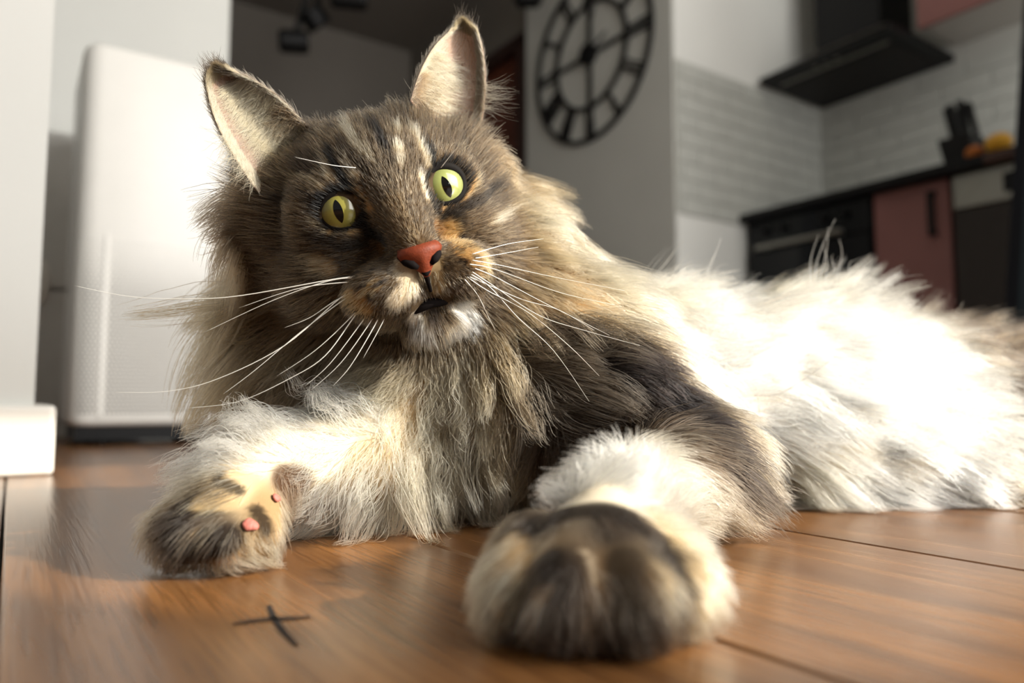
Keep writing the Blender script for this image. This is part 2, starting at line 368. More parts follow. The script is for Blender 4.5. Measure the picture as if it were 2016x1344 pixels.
b.add(vs, [(i*n+k, i*n+(k+1) % n, (i+1)*n+(k+1) % n, (i+1)*n+k) for i in range(len(prof)-1) for k in range(n)]); b.build('bowl', m_blackmatte, bw, smooth=True)
for k in range(4):
    th = k * .8; b = MB(); pts = [c0 + np.array([.075*math.cos(th)*math.cos(q), .075*math.sin(th)*math.cos(q), .06 + .10*math.sin(q)]) for q in np.linspace(0, math.pi, 16)]
    b.tube(pts, .003, 6); b.build('wire_loop', m_steel, bw, smooth=True)
# tall dark leaning panel at the end of the units
pn = thing('leaning_panel', at(2010, 780, 1.9), 'tall dark slanting panel at the end of the kitchen units', 'panel')
b = MB(); A0 = at(1966, 800, 1.9); A1 = at(2012, 60, 1.9); A1 = A0 + (A1 - A0) * ((1.75 - A0[2]) / (A1[2] - A0[2])); A0 = A0 + (A1 - A0) * ((0 - A0[2]) / (A1[2] - A0[2]))
ex = np.array([.5, .02, 0]); ey = E2 * .03 + np.array([0, .02, 0])
b.hexa([A0, A0+ex, A0+ex+ey, A0+ey, A1, A1+ex, A1+ex+ey, A1+ey]); b.build('board', mat('dark_green_black', lin(20, 24, 25), .95, var=.05, spec=.0), pn, bevel=.004)
b = MB(); b.hexa([A0-ey*.2, A0-ey*.2+ex*.07, A0+ey*1.2+ex*.07, A0+ey*1.2, A1-ey*.2, A1-ey*.2+ex*.07, A1+ey*1.2+ex*.07, A1+ey*1.2]); b.build('edge_strip', mat('panel_edge_black', lin(12, 12, 13), .95, var=.05, spec=.0), pn)

# ------------------------------------------------------------------ wall clock
CU, CZ, CR = -.535, 1.755, .435
ck = thing('wall_clock', W(CU, CV + .012, CZ), 'large round black metal skeleton clock on the grey wall', 'clock')
def CK(x, z, n): return W(CU + x, CV + .014 + n, CZ + z)       # x along the wall (towards the viewer's right)
def ring(r0, r1, nm):
    b = MB(xf=CK); S = []
    for k in range(64):
        a = 2*math.pi*k/64; c, s = math.cos(a), math.sin(a); S.append([(r0*c, r0*s, .0), (r1*c, r1*s, .0), (r1*c, r1*s, .016), (r0*c, r0*s, .016)])
    b.loop(S); return b.build(nm, m_blackmatte, ck)
ring(CR-.022, CR, 'outer_ring'); ring(.252, .272, 'inner_ring')
def bar(b, x0, z0, x1, z1, w, n0=.002, n1=.012):
    dx, dz = x1-x0, z1-z0; L = math.hypot(dx, dz); qx, qz = -dz/L*w/2, dx/L*w/2
    b.hexa([(x0+qx, z0+qz, n0), (x0-qx, z0-qz, n0), (x1-qx, z1-qz, n0), (x1+qx, z1+qz, n0), (x0+qx, z0+qz, n1), (x0-qx, z0-qz, n1), (x1-qx, z1-qz, n1), (x1+qx, z1+qz, n1)])
b = MB(xf=CK); bar(b, 0, -.26, 0, .26, .026); b.build('vertical_bar', m_blackmatte, ck)
b = MB(xf=CK); bar(b, -.26, 0, .26, 0, .022); b.build('cross_bar', m_blackmatte, ck)
b = MB(xf=CK); b.tube([(0, 0, .0), (0, 0, .035)], .05, 20); b.build('hub', m_black, ck)
b = MB(xf=CK); bar(b, -.02, -.05, .075, .21, .012, .036, .039); b.build('minute_hand', m_black, ck)
b = MB(xf=CK); bar(b, -.02, -.02, .15, .05, .016, .032, .035); b.build('hour_hand', m_black, ck)
for h, rn in enumerate(['XII', 'I', 'II', 'III', 'IV', 'V', 'VI', 'VII', 'VIII', 'IX', 'X', 'XI']):
    a = math.pi/2 - h*math.pi/6; er = (math.cos(a), math.sin(a)); et = (math.sin(a), -math.cos(a))
    ws = {'I': .024, 'V': .046, 'X': .048}; tot = sum(ws[c] for c in rn); x = -tot/2
    b = MB(xf=CK); r0, r1 = .268, CR-.02
    pt = lambda t, r: (er[0]*r + et[0]*t, er[1]*r + et[1]*t)
    for c in rn:
        w = ws[c]
        if c == 'I': bar(b, *pt(x+w/2, r0), *pt(x+w/2, r1), .010)
        elif c == 'V': bar(b, *pt(x+w/2, r0), *pt(x+.008, r1), .008); bar(b, *pt(x+w/2, r0), *pt(x+w-.008, r1), .009)
        else: bar(b, *pt(x+.008, r0), *pt(x+w-.008, r1), .008); bar(b, *pt(x+w-.008, r0), *pt(x+.008, r1), .009)
        x += w
    b.build('numeral', m_blackmatte, ck)

# ------------------------------------------------------------------ hall lights
tl = thing('ceiling_spotlight_bar', at(640, 0, 3.6), 'black ceiling spotlight cluster hanging in the dark hall', 'spotlight')
b = MB(); q0, q1 = at(560, -150, 3.7), at(760, -60, 3.5); q0[2] = q1[2] = CEIL - .03; b.tube([q0, q1], .03, 8); b.build('ceiling_bar', m_black, tl)
for (x0, y0, x1, y1, r, Y) in ((548, 80, 606, 84, .058, 3.6), (608, 18, 632, 54, .066, 3.6), (650, -8, 722, 0, .055, 3.5)):
    p0, p1 = at(x0, y0, Y), at(x1, y1, Y + .05); b = MB(); b.tube([p0, p0*.9+p1*.1, p1*.85+p0*.15, p1], [r*.75, r, r, r*.9], 16); lh = b.build('lamp_head', m_black, tl)
    top = (q0 + q1) / 2; top[2] = CEIL - .03; m_ = (p0 + p1) / 2
    b = MB(); b.tube([m_, m_ * .5 + top * .5, top], .016, 8); b.build('arm', m_black, lh, base=np.array(tl.location))
s2 = thing('hall_spotlight', at(1038, 0, 3.72), 'small black spotlight above the wooden door', 'spotlight')
p = at(1038, -6, 3.72); b = MB(); b.tube([p + [-.055, 0, .01], p + [-.04, 0, 0], p + [.05, 0, 0], p + [.06, 0, .01]], [.035, .055, .055, .035], 14); b.build('lamp_head', m_black, s2)
top = p.copy(); top[2] = CEIL; b = MB(); b.tube([p, top], .014, 8); b.build('stem', m_black, s2)

# ------------------------------------------------------------------ air purifier
pf = at(133, 800, 1.14); pf[2] = 0; fs, ft = float(pf @ E1), float(pf @ E2)
def AP(a, n, z): return G(fs - n, ft + a, z)          # a along the front, n depth behind it
ap = thing('air_purifier', AP(.12, .12, 0), 'tall white air purifier with a perforated lower front', 'air purifier')
m_ap = mat('white_plastic', lin(240, 237, 230), .32, var=.01)
b = MB(xf=AP); wv = .232
sec = []
def rr(inset):
    out = []; R = .03
    for cx, cy, a0 in ((wv-R, .24-R, 0), (R, .24-R, 90), (R, R, 180), (wv-R, R, 270)):
        for k in range(6):
            g = math.radians(a0 + 90*k/5); out.append((cx + (R-inset)*math.cos(g), cy + (R-inset)*math.sin(g)))
    return out
zz = [(.030, .012), (.034, .003), (.042, 0), (.632, 0), (.644, .003), (.652, .012)]
vs = []; n = 24
for z, ins in zz: vs += [(x, y, z) for x, y in rr(ins)]
b.add(vs, [(i*n+k, i*n+(k+1) % n, (i+1)*n+(k+1) % n, (i+1)*n+k) for i in range(len(zz)-1) for k in range(n)] + [tuple(range(n)), tuple(range(5*n, 6*n))])
bd = b.build('casing', m_ap, ap, smooth=False)
for pgn in bd.data.polygons: pgn.use_smooth = len(pgn.vertices) == 4
b = MB(xf=AP); b.box((.040, -.0022, .045), (.0465, .004, .335)); b.build('ridge', m_ap, ap, bevel=.001)
b = MB(xf=AP); st = .0062
for j in range(45):
    for i in range(38):
        x = .014 + i*st + (st/2 if j % 2 else 0); z = .052 + j*st
        if x > wv-.016 or .037 < x < .0495: continue
        r_ = .0022 * (1 if z < .24 else max(.35, 1 - (z-.24)/.12)); y = -.0004 if x > .03 else -.0004 + (.03 - math.sqrt(max(0, .03**2 - (.03-x)**2)))
        b.add([(x + r_*math.cos(k*math.pi/3), y, z + r_*math.sin(k*math.pi/3)) for k in range(6)], [tuple(range(6))])
tag(b.build('grille_holes', mat('grille_shadow', lin(112, 109, 104), .7), ap), kind='stuff')
for a, nn in ((.05, .05), (.195, .05), (.05, .19), (.195, .19)):
    b = MB(xf=AP); b.tube([(a, nn, 0), (a, nn, .034)], .012, 12); b.build('foot', m_black, ap)
b = MB(xf=AP); b.box((.012, .012, .008), (wv-.012, .228, .0305)); b.build('gap_shade', m_black, ap)  # black block fills the gap under the casing to stand for its shade
# grey cabinet in the gap
gc = at(88, 800, 1.45); gc[2] = 0; gs, gt = float(gc @ E1), float(gc @ E2)
def GC(a, n, z): return G(gs - n, gt + a, z)
cb = thing('drawer_cabinet', GC(.1, .15, 0), 'low grey drawer cabinet in the gap beside the air purifier', 'cabinet')
m_gc = mat('grey_lacquer', lin(214, 212, 208), .5, var=.03)
b = MB(xf=GC); b.box((-.25, .0, .0), (.17, .12, .61)); b.build('cabinet_body', m_gc, cb, bevel=.003)
for z0, z1 in ((.04, .285), (.292, .60)):
    b = MB(xf=GC); b.box((-.24, -.015, z0), (.165, -.0005, z1)); dd = b.build('drawer', m_gc, cb, bevel=.003)
    if z0 > .1: b = MB(xf=GC); b.ellipsoid((-.015, -.026, .30), (.012, .012, .045)); b.build('knob', m_trim, dd, smooth=True, base=np.array(cb.location))

# ================================================================== the cat
# head frame: origin between the eyes, x to the viewer's right, y into the head, z up the face
EYE = at(776, 388, 0.345)
_c = (CAM - EYE) / np.linalg.norm(CAM - EYE)
_b = -_c; _r = RT - _b * (RT @ _b); _r /= np.linalg.norm(_r); _u = np.cross(_r, _b)
def rotv(v, ax, a):
    ax = ax / np.linalg.norm(ax); return v * math.cos(a) + np.cross(ax, v) * math.sin(a) + ax * (ax @ v) * (1 - math.cos(a))
YAW, PIT, ROLL = math.radians(11), math.radians(5), math.radians(14.8)
def turn(v):
    v = rotv(v, _u, YAW)                # face turns to the viewer's right
    v = rotv(v, _r, -PIT)               # chin up a little
    return rotv(v, _b, -ROLL)
HX, HY, HZ = turn(_r), turn(_b), turn(_u)
HM = np.stack([HX, HY, HZ], 1)
def h2w(p): return EYE + HM @ np.asarray(p, float)
def w2h(p): return (p - EYE) @ HM

# ---------------- signed distance body
VOX = 0.0024
LO = np.array([-0.20, 0.165, -0.006]); HI = np.array([0.68, 0.80, 0.262])
NG = np.ceil((HI - LO) / VOX).astype(int) + 1
AX = [LO[i] + VOX * np.arange(NG[i]) for i in range(3)]
SDF = np.full(NG, 0.05, np.float32)
def _sub(lo, hi):
    i0 = np.maximum(np.floor((np.minimum(lo, hi) - LO) / VOX).astype(int), 0); i1 = np.minimum(np.ceil((np.maximum(lo, hi) - LO) / VOX).astype(int) + 1, NG)
    sl = tuple(slice(a, b) for a, b in zip(i0, i1))
    g = np.meshgrid(*[AX[k][sl[k]] for k in range(3)], indexing='ij')
    return sl, np.stack(g, -1).astype(np.float32)
def _join(sl, d, k):
    a = SDF[sl]; h = np.maximum(k - np.abs(a - d), 0) / k
    SDF[sl] = np.minimum(a, d) - h * h * k * 0.25
def ell(c, r, k=0.015, M=None):
    c = np.array(c, float); r = np.array(r, float); e = (np.max(r) if M is not None else r) + k + 0.012
    sl, g = _sub(c - e, c + e); p = g - c.astype(np.float32)
    if M is not None: p = p @ M.astype(np.float32)
    k0 = np.linalg.norm(p / r, axis=-1); k1 = np.linalg.norm(p / (r * r), axis=-1) + 1e-6
    _join(sl, k0 * (k0 - 1) / k1, k)
def hell(c, r, k=0.012): ell(h2w(c), r, k, HM)
def cone(a, b, ra, rb, k=0.02):
    a = np.array(a, float); b = np.array(b, float); e = max(ra, rb) + k + 0.012
    sl, g = _sub(np.minimum(a, b) - e, np.maximum(a, b) + e); p = g - a.astype(np.float32); d = (b - a).astype(np.float32)
    t = np.clip(p @ d / (d @ d), 0, 1); _join(sl, np.linalg.norm(p - t[..., None] * d, axis=-1) - (ra + (rb - ra) * t), k)
def hcone(a, b, ra, rb, k=0.012): cone(h2w(a), h2w(b), ra, rb, k)

# trunk
ell((-0.005, 0.462, 0.088), (0.072, 0.064, 0.072), 0.03)
cone((0.0, 0.47, 0.085), (0.22, 0.580, 0.074), 0.064, 0.062, 0.04)
cone((0.22, 0.580, 0.074), (0.46, 0.685, 0.068), 0.062, 0.062, 0.04)
ell((0.52, 0.66, 0.062), (0.10, 0.085, 0.060), 0.04)
cone((0.50, 0.60, 0.035), (0.64, 0.53, 0.03), 0.045, 0.028, 0.03)      # hind leg stretched out to the right
ell((0.26, 0.575, 0.024), (0.18, 0.088, 0.050), 0.05)
ell((0.42, 0.610, 0.026), (0.15, 0.098, 0.052), 0.05)
# neck
cone(h2w((0.0, 0.055, -0.02)), (-0.005, 0.465, 0.105), 0.047, 0.062, 0.03)
ell(at(655, 640, 0.45), (0.058, 0.048, 0.062), 0.03)
ell(at(985, 500, 0.45), (0.036, 0.045, 0.045), 0.03)
# shoulder and foreleg on the viewer's right
SH_R, EL_R, WR_R, PW_R = at(1120, 720, 0.43), at(1370, 905, 0.41), at(1225, 990, 0.285), np.array([0.027, 0.236, 0.020])
ell(SH_R, (0.045, 0.04, 0.042), 0.03)
cone(SH_R, EL_R, 0.036, 0.027, 0.025)
cone(EL_R, WR_R, 0.024, 0.0135, 0.018)
cone(WR_R, PW_R, 0.0140, 0.019, 0.012)
for tx, ty, tz, r in ((0.002, 0.222, 0.016, .0115), (0.016, 0.213, 0.0165, .0125), (0.034, 0.213, 0.0165, .0125), (0.048, 0.223, 0.016, .0115)):
    cone((tx * .8 + .027 * .2, ty + 0.020, 0.024), (tx, ty, tz - .002), r, r * 1.06, 0.003)
# foreleg on the viewer's left, folded with the pads turned to the right
SH_L, EL_L, WR_L, PW_L = np.array([-0.055, 0.425, 0.085]), at(745, 880, 0.40), at(520, 925, 0.352), np.array([-0.122, 0.326, 0.024])
cone(SH_L, EL_L, 0.035, 0.026, 0.02); cone(EL_L, WR_L, 0.024, 0.018, 0.015); cone(WR_L, PW_L, 0.017, 0.020, 0.012)
for tx, ty, tz in ((-0.140, 0.312, 0.018), (-0.130, 0.303, 0.015), (-0.116, 0.304, 0.014), (-0.106, 0.312, 0.015)):
    cone((tx * .7 - .122 * .3, ty + 0.012, 0.022), (tx, ty, tz), 0.011, 0.0105, 0.005)
# head
hell((0, 0.042, 0.002), (0.047, 0.046, 0.039), 0.012)
hell((0, 0.038, 0.016), (0.045, 0.036, 0.025), 0.012)
for s in (-1, 1):
    hell((s * 0.033, 0.032, -0.027), (0.025, 0.028, 0.026))
    hell((s * 0.048, 0.054, 0.000), (0.020, 0.028, 0.030))
    hell((s * 0.0170, -0.0045, -0.0420), (0.0205, 0.0185, 0.0150), 0.005)
    hell((s * 0.037, 0.0165, 0.000), (0.011, 0.012, 0.016), 0.008)
    hell((s * 0.026, 0.0125, 0.010), (0.013, 0.010, 0.008), 0.008)
    hell((s * 0.024, 0.014, -0.014), (0.014, 0.012, 0.009), 0.008)
hell((0, 0.028, -0.042), (0.033, 0.034, 0.023))
hcone((0, 0.016, 0.012), (0, -0.014, -0.024), 0.020, 0.0105, 0.008)
hell((0.001, 0.000, -0.0625), (0.0150, 0.0135, 0.0095), 0.004)
SDF[:, :, :3] = np.maximum(SDF[:, :, :3], 0.002)

def surface_nets(V, lo, h):
    s = V < 0
    c = np.zeros(tuple(n - 1 for n in V.shape), np.uint8); n = [q - 1 for q in V.shape]
    for i in (0, 1):
        for j in (0, 1):
            for k in (0, 1): c += s[i:i+n[0], j:j+n[1], k:k+n[2]]
    act = np.argwhere((c > 0) & (c < 8)); idx = np.full(c.shape, -1, np.int64); idx[tuple(act.T)] = np.arange(len(act))
    acc = np.zeros((len(act), 3)); cnt = np.zeros(len(act))
    cor = [(i, j, k) for i in (0, 1) for j in (0, 1) for k in (0, 1)]
    for a in cor:
        for ax in range(3):
            if a[ax]: continue
            b = list(a); b[ax] = 1
            va = V[tuple((act + a).T)].astype(float); vb = V[tuple((act + b).T)].astype(float); m = (va < 0) != (vb < 0)
            t = np.where(m, va / np.where(m, va - vb, 1), 0); p = np.tile(np.array(a, float), (len(act), 1)); p[:, ax] += t
            acc[m] += p[m]; cnt[m] += 1
    vert = lo + h * (act + acc / cnt[:, None]); F = []
    for ax in range(3):
        o1, o2 = [q for q in range(3) if q != ax]
        e = np.argwhere(np.take(s, range(0, V.shape[ax]-1), ax) != np.take(s, range(1, V.shape[ax]), ax))
        e = e[(e[:, o1] > 0) & (e[:, o2] > 0) & (e[:, o1] < V.shape[o1]-1) & (e[:, o2] < V.shape[o2]-1)]
        q = []
        for d1, d2 in ((-1, -1), (0, -1), (0, 0), (-1, 0)):
            t = e.copy(); t[:, o1] += d1; t[:, o2] += d2; q.append(idx[tuple(t.T)])
        q = np.stack(q, 1); ins = s[tuple(e.T)]; flip = ins if ax != 1 else ~ins
        q[~flip] = q[~flip][:, ::-1]; F.append(q)
    return vert, np.concatenate(F)
BV, BF = surface_nets(SDF, LO, VOX)
nb = np.zeros_like(BV); ct = np.zeros(len(BV))
for i in range(4):
    np.add.at(nb, BF[:, i], BV[BF[:, (i+1) % 4]]); np.add.at(ct, BF[:, i], 1)
BV = BV * 0.5 + 0.5 * nb / ct[:, None]

cat_root = thing('cat', (0.0, 0.45, 0.0), 'long-haired grey tabby cat with cream belly lying on the plank floor', 'cat')
CB = np.array(cat_root.location)
me = bpy.data.meshes.new('body'); me.from_pydata((BV - CB).tolist(), [], BF.tolist()); me.polygons.foreach_set('use_smooth', [True] * len(me.polygons)); me.update()
body = bpy.data.objects.new('body', me); COL.objects.link(body); body.parent = cat_root
TRI = np.concatenate([BF[:, [0, 1, 2]], BF[:, [0, 2, 3]]])
bvh = BVHTree.FromPolygons([tuple(v) for v in BV], BF.tolist())
def hit(px, py, Y=None):
    """3D point of the body seen at a pixel of the photograph (nearest point when the ray misses)"""
    d = ray(px, py); loc, nrm, i, dist = bvh.ray_cast(Vector(CAM), Vector(d).normalized())
    if loc is None:
        loc, nrm, i, dist = bvh.find_nearest(Vector(at(px, py, Y or (0.42 if px < 1200 else 0.60))))
    nrm = np.array(nrm); loc = np.array(loc)
    return loc, nrm

# ---------------- colours of the coat (linear albedo)
def lin(r, g, b, _l=lin): return tuple(x ** 1.3 for x in _l(r, g, b))      # hairs scatter among themselves: pigment is darker than the look
WHITE, CREAM, TAN = np.array(lin(238, 227, 206)), np.array(lin(222, 202, 168)), np.array(lin(184, 159, 124))
GREY, DGREY, DARK = np.array(lin(124, 112, 98)), np.array(lin(84, 74, 65)), np.array(lin(40, 34, 30))
BROWN, ORANGE = np.array(lin(136, 112, 84)), np.array(lin(184, 132, 76))
COLS = dict(W=WHITE, C=CREAM, T=TAN, G=GREY, D=DGREY, K=DARK, B=BROWN, O=ORANGE)

# ---------------- face marks: (pixel path, width px, rgb, strength)
def ring_path(cx, cy, rx, ry, rot):
    return [(cx + rx*math.cos(a)*math.cos(rot) - ry*math.sin(a)*math.sin(rot), cy + rx*math.cos(a)*math.sin(rot) + ry*math.sin(a)*math.cos(rot)) for a in np.linspace(0, 2*math.pi, 19)]
MARKS = [
 (ring_path(672, 415, 49, 42, -.2), 17, (34,28,24), .95), (ring_path(880, 361, 44, 42, -.2), 15, (34,28,24), .95),
 ([(640,205),(740,185),(850,190)], 80, (50,43,37), .85), ([(600,260),(610,330)], 60, (62,53,45), .8), ([(880,230),(950,280)], 46, (68,59,49), .75), ([(690,300),(760,330),(820,320)], 60, (78,67,54), .6),
 ([(692,205),(733,243),(754,288),(775,320)], 26, (44,38,33), .9), ([(657,250),(678,288),(720,333)], 20, (48,42,36), .9),
 ([(657,306),(671,340),(688,368)], 17, (30,26,22), 1), ([(827,278),(848,299),(851,323)], 15, (34,30,26), 1),
 ([(799,243),(806,299)], 13, (62,54,46), .9), ([(757,236),(770,290)], 16, (52,46,40), .8), ([(608,222),(594,278),(600,330)], 34, (66,58,50), .8),
 ([(860,225),(900,280),(925,300)], 18, (84,74,62), .7), ([(942,313),(973,333)], 16, (74,65,55), .8), ([(880,240),(940,275),(985,300)], 14, (88,78,66), .7),
 ([(887,417),(937,399),(975,367)], 24, (52,45,38), .95), ([(853,405),(872,424),(906,432)], 20, (48,42,35), .9), ([(905,440),(960,405),(990,395)], 14, (80,70,58), .8),
 ([(716,430),(728,455),(756,472)], 30, (40,34,28), .9), ([(619,462),(675,484),(719,478)], 24, (56,48,40), .9), ([(575,440),(578,499),(600,540)], 24, (70,60,50), .7),
 ([(619,399),(594,383),(556,399)], 22, (66,58,49), .8), ([(640,498),(680,520),(705,540)], 20, (66,56,45), .8),
 ([(685,252),(706,292),(730,306)], 20, (206,190,164), .95), ([(779,229),(786,295)], 22, (206,190,162), .95), ([(813,257),(838,306),(842,330)], 17, (208,192,166), .95),
 ([(678,306),(700,345)], 13, (206,190,164), .9), ([(640,316),(650,351)], 13, (200,184,156), .9), ([(590,350),(625,360),(640,375)], 12, (176,158,130), .8),
 ([(829,345),(841,392)], 17, (238,222,196), 1), ([(698,375),(731,413)], 19, (190,156,114), .9),
 ([(622,432),(656,460),(706,454)], 10, (214,186,140), 1), ([(872,407),(916,390),(937,352)], 11, (204,172,130), 1),
 ([(964,440),(988,418)], 16, (220,204,176), .9), ([(884,455),(915,490),(944,517)], 46, (182,148,102), .85), ([(950,500),(962,535)], 30, (200,178,142), .85),
 ([(756,488),(731,517)], 30, (138,110,76), .8), ([(690,580),(720,605)], 34, (190,154,108), .85), ([(625,514),(650,525)], 36, (190,166,132), .8),
 ([(792,525),(812,561),(781,592)], 40, (214,198,172), .95), ([(850,520),(862,565)], 34, (206,184,146), .95), ([(740,560),(720,575)], 26, (178,150,110), .7),
 ([(880,570),(930,570)], 18, (120,104,88), .7), ([(905,600),(918,625),(890,655)], 50, (248,242,230), 1), ([(815,625),(840,655)], 34, (226,218,204), .95), ([(852,610),(852,628)], 20, (104,96,90), .8),
 ([(776,400),(790,440),(815,478)], 44, (118,97,70), .75), ([(858,440),(868,455)], 18, (160,126,90), .8),
]
for x, y in ((725,517),(716,533),(737,530),(759,552),(719,561),(747,558),(731,580),(908,467),(900,489),(916,483),(934,505),(906,511),(944,530),(925,528)):
    MARKS.append(([(x, y), (x + (-9 if x < 825 else 9), y + 3)], 9, (46, 37, 29), .95))
BODY_MARKS = [
 ([(640,205),(740,185),(850,190)], 80, (50,43,37), .85), ([(600,260),(610,330)], 60, (62,53,45), .8), ([(880,230),(950,280)], 46, (68,59,49), .75), ([(690,300),(760,330),(820,320)], 60, (78,67,54), .6),
 ([(1050,655),(1190,650),(1290,700)], 80, (66,57,49), .9), ([(1030,740),(1150,710),(1250,720)], 150, (84,76,66), .9), ([(1110,800),(1200,840),(1290,860)], 150, (74,66,57), .9), ([(1240,700),(1330,790),(1420,900),(1450,980)], 140, (36,30,26), .97),
 ([(1250,810),(1340,880)], 100, (46,39,34), .9),
 ([(1000,1060),(980,1200)], 40, (198,180,152), .9), ([(1060,1030),(1200,1000),(1290,1060),(1340,1190)], 70, (50,43,37), .95), ([(1080,1100),(1100,1250)], 70, (56,48,41), .95), ([(1230,1100),(1250,1250)], 90, (76,66,54), .9),
 ([(1180,1250),(1300,1255)], 50, (50,42,36), .9), ([(1068,1165),(1050,1245)], 36, (206,192,172), 1), ([(1152,1085),(1168,1130),(1150,1240)], 20, (176,160,138), .9),
 ([(360,1000),(345,1080),(400,1075),(450,1060)], 70, (58,50,44), .95), ([(355,965),(430,948),(470,965)], 26, (60,52,45), .9), ([(395,990),(450,990)], 40, (190,170,136), .9), ([(560,945),(600,995)], 64, (98,78,63), .9), ([(505,1005),(525,1040)], 34, (50,40,34), .9), ([(450,1105),(560,1065)], 26, (216,192,164), .9), ([(380,1050),(350,1100)], 14, (150,134,112), .8),
 ([(350,1100),(400,1110)], 30, (48,42,38), .9),
 ([(1600,575),(1700,600)], 20, (196,168,128), .5), ([(1440,620),(1540,600)], 26, (190,158,118), .6), ([(1500,640),(1560,625)], 18, (170,132,100), .5),
]
BODY_MARKS += [([(1110,880),(1220,855),(1340,890)], 46, (96,82,68), .9), ([(1920,640),(1990,700),(2020,790)], 130, (84,72,60), .92), ([(1975,770),(2016,800)], 50, (44,38,33), .9), ([(1960,985),(2016,975)], 46, (84,72,60), .9), ([(1930,690),(2000,750)], 16, (176,160,134), .7), ([(1130,600),(1230,630)], 40, (190,164,130), .7)]
BMK = []
for path, w, rgb, s in BODY_MARKS:
    pts = np.array([hit(x, y)[0] for x, y in path]); BMK.append((pts, w * np.mean(pts[:, 1]) / FPX / 2, np.array(lin(*rgb)), s))
MARKS += [([(654,300),(671,340),(690,370)], 19, (26,22,19), 1), ([(824,274),(846,297),(850,325)], 17, (30,26,22), 1), ([(718,222),(744,256),(760,290),(776,322)], 13, (34,29,25), .9), ([(660,260),(682,300),(722,338)], 12, (36,31,27), .9), ([(802,238),(810,300)], 8, (44,38,33), .9), ([(779,215),(784,250),(790,325)], 15, (220,204,176), 1), ([(688,246),(708,285),(736,320)], 14, (216,200,172), .95), ([(815,262),(838,306),(846,336)], 13, (216,200,172), .95), ([(680,312),(706,352)], 11, (212,196,168), .9),
 (ring_path(672, 415, 47, 40, -.2), 12, (28,23,20), .95), (ring_path(880, 361, 42, 40, -.2), 11, (28,23,20), .95), ([(715,432),(735,462),(760,480)], 20, (34,28,23), .9)]
MK = []
for path, w, rgb, s in MARKS:
    pts = np.array([hit(x, y)[0] for x, y in path]); sc_ = np.mean(pts[:, 1]) / FPX
    MK.append((pts, w * sc_ / 2, np.array(lin(*rgb)), s))
def polydist(P, pts):
    d = np.full(len(P), 9.0)
    if len(pts) == 1: return np.linalg.norm(P - pts[0], axis=1)
    for a, b in zip(pts[:-1], pts[1:]):
        ab = b - a; t = np.clip((P - a) @ ab / (ab @ ab + 1e-12), 0, 1); d = np.minimum(d, np.linalg.norm(P - a - t[:, None] * ab, axis=1))
    return d
def sstep(a, b, x): t = np.clip((x - a) / (b - a), 0, 1); return t * t * (3 - 2 * t)
def face_marks(P, base, MK=MK):
    c = base.copy()
    for pts, w, rgb, s in MK:
        al = s * (1 - sstep(w * 0.65, w * 1.25, polydist(P, pts))); c = c * (1 - al[:, None]) + rgb * al[:, None]
    return c

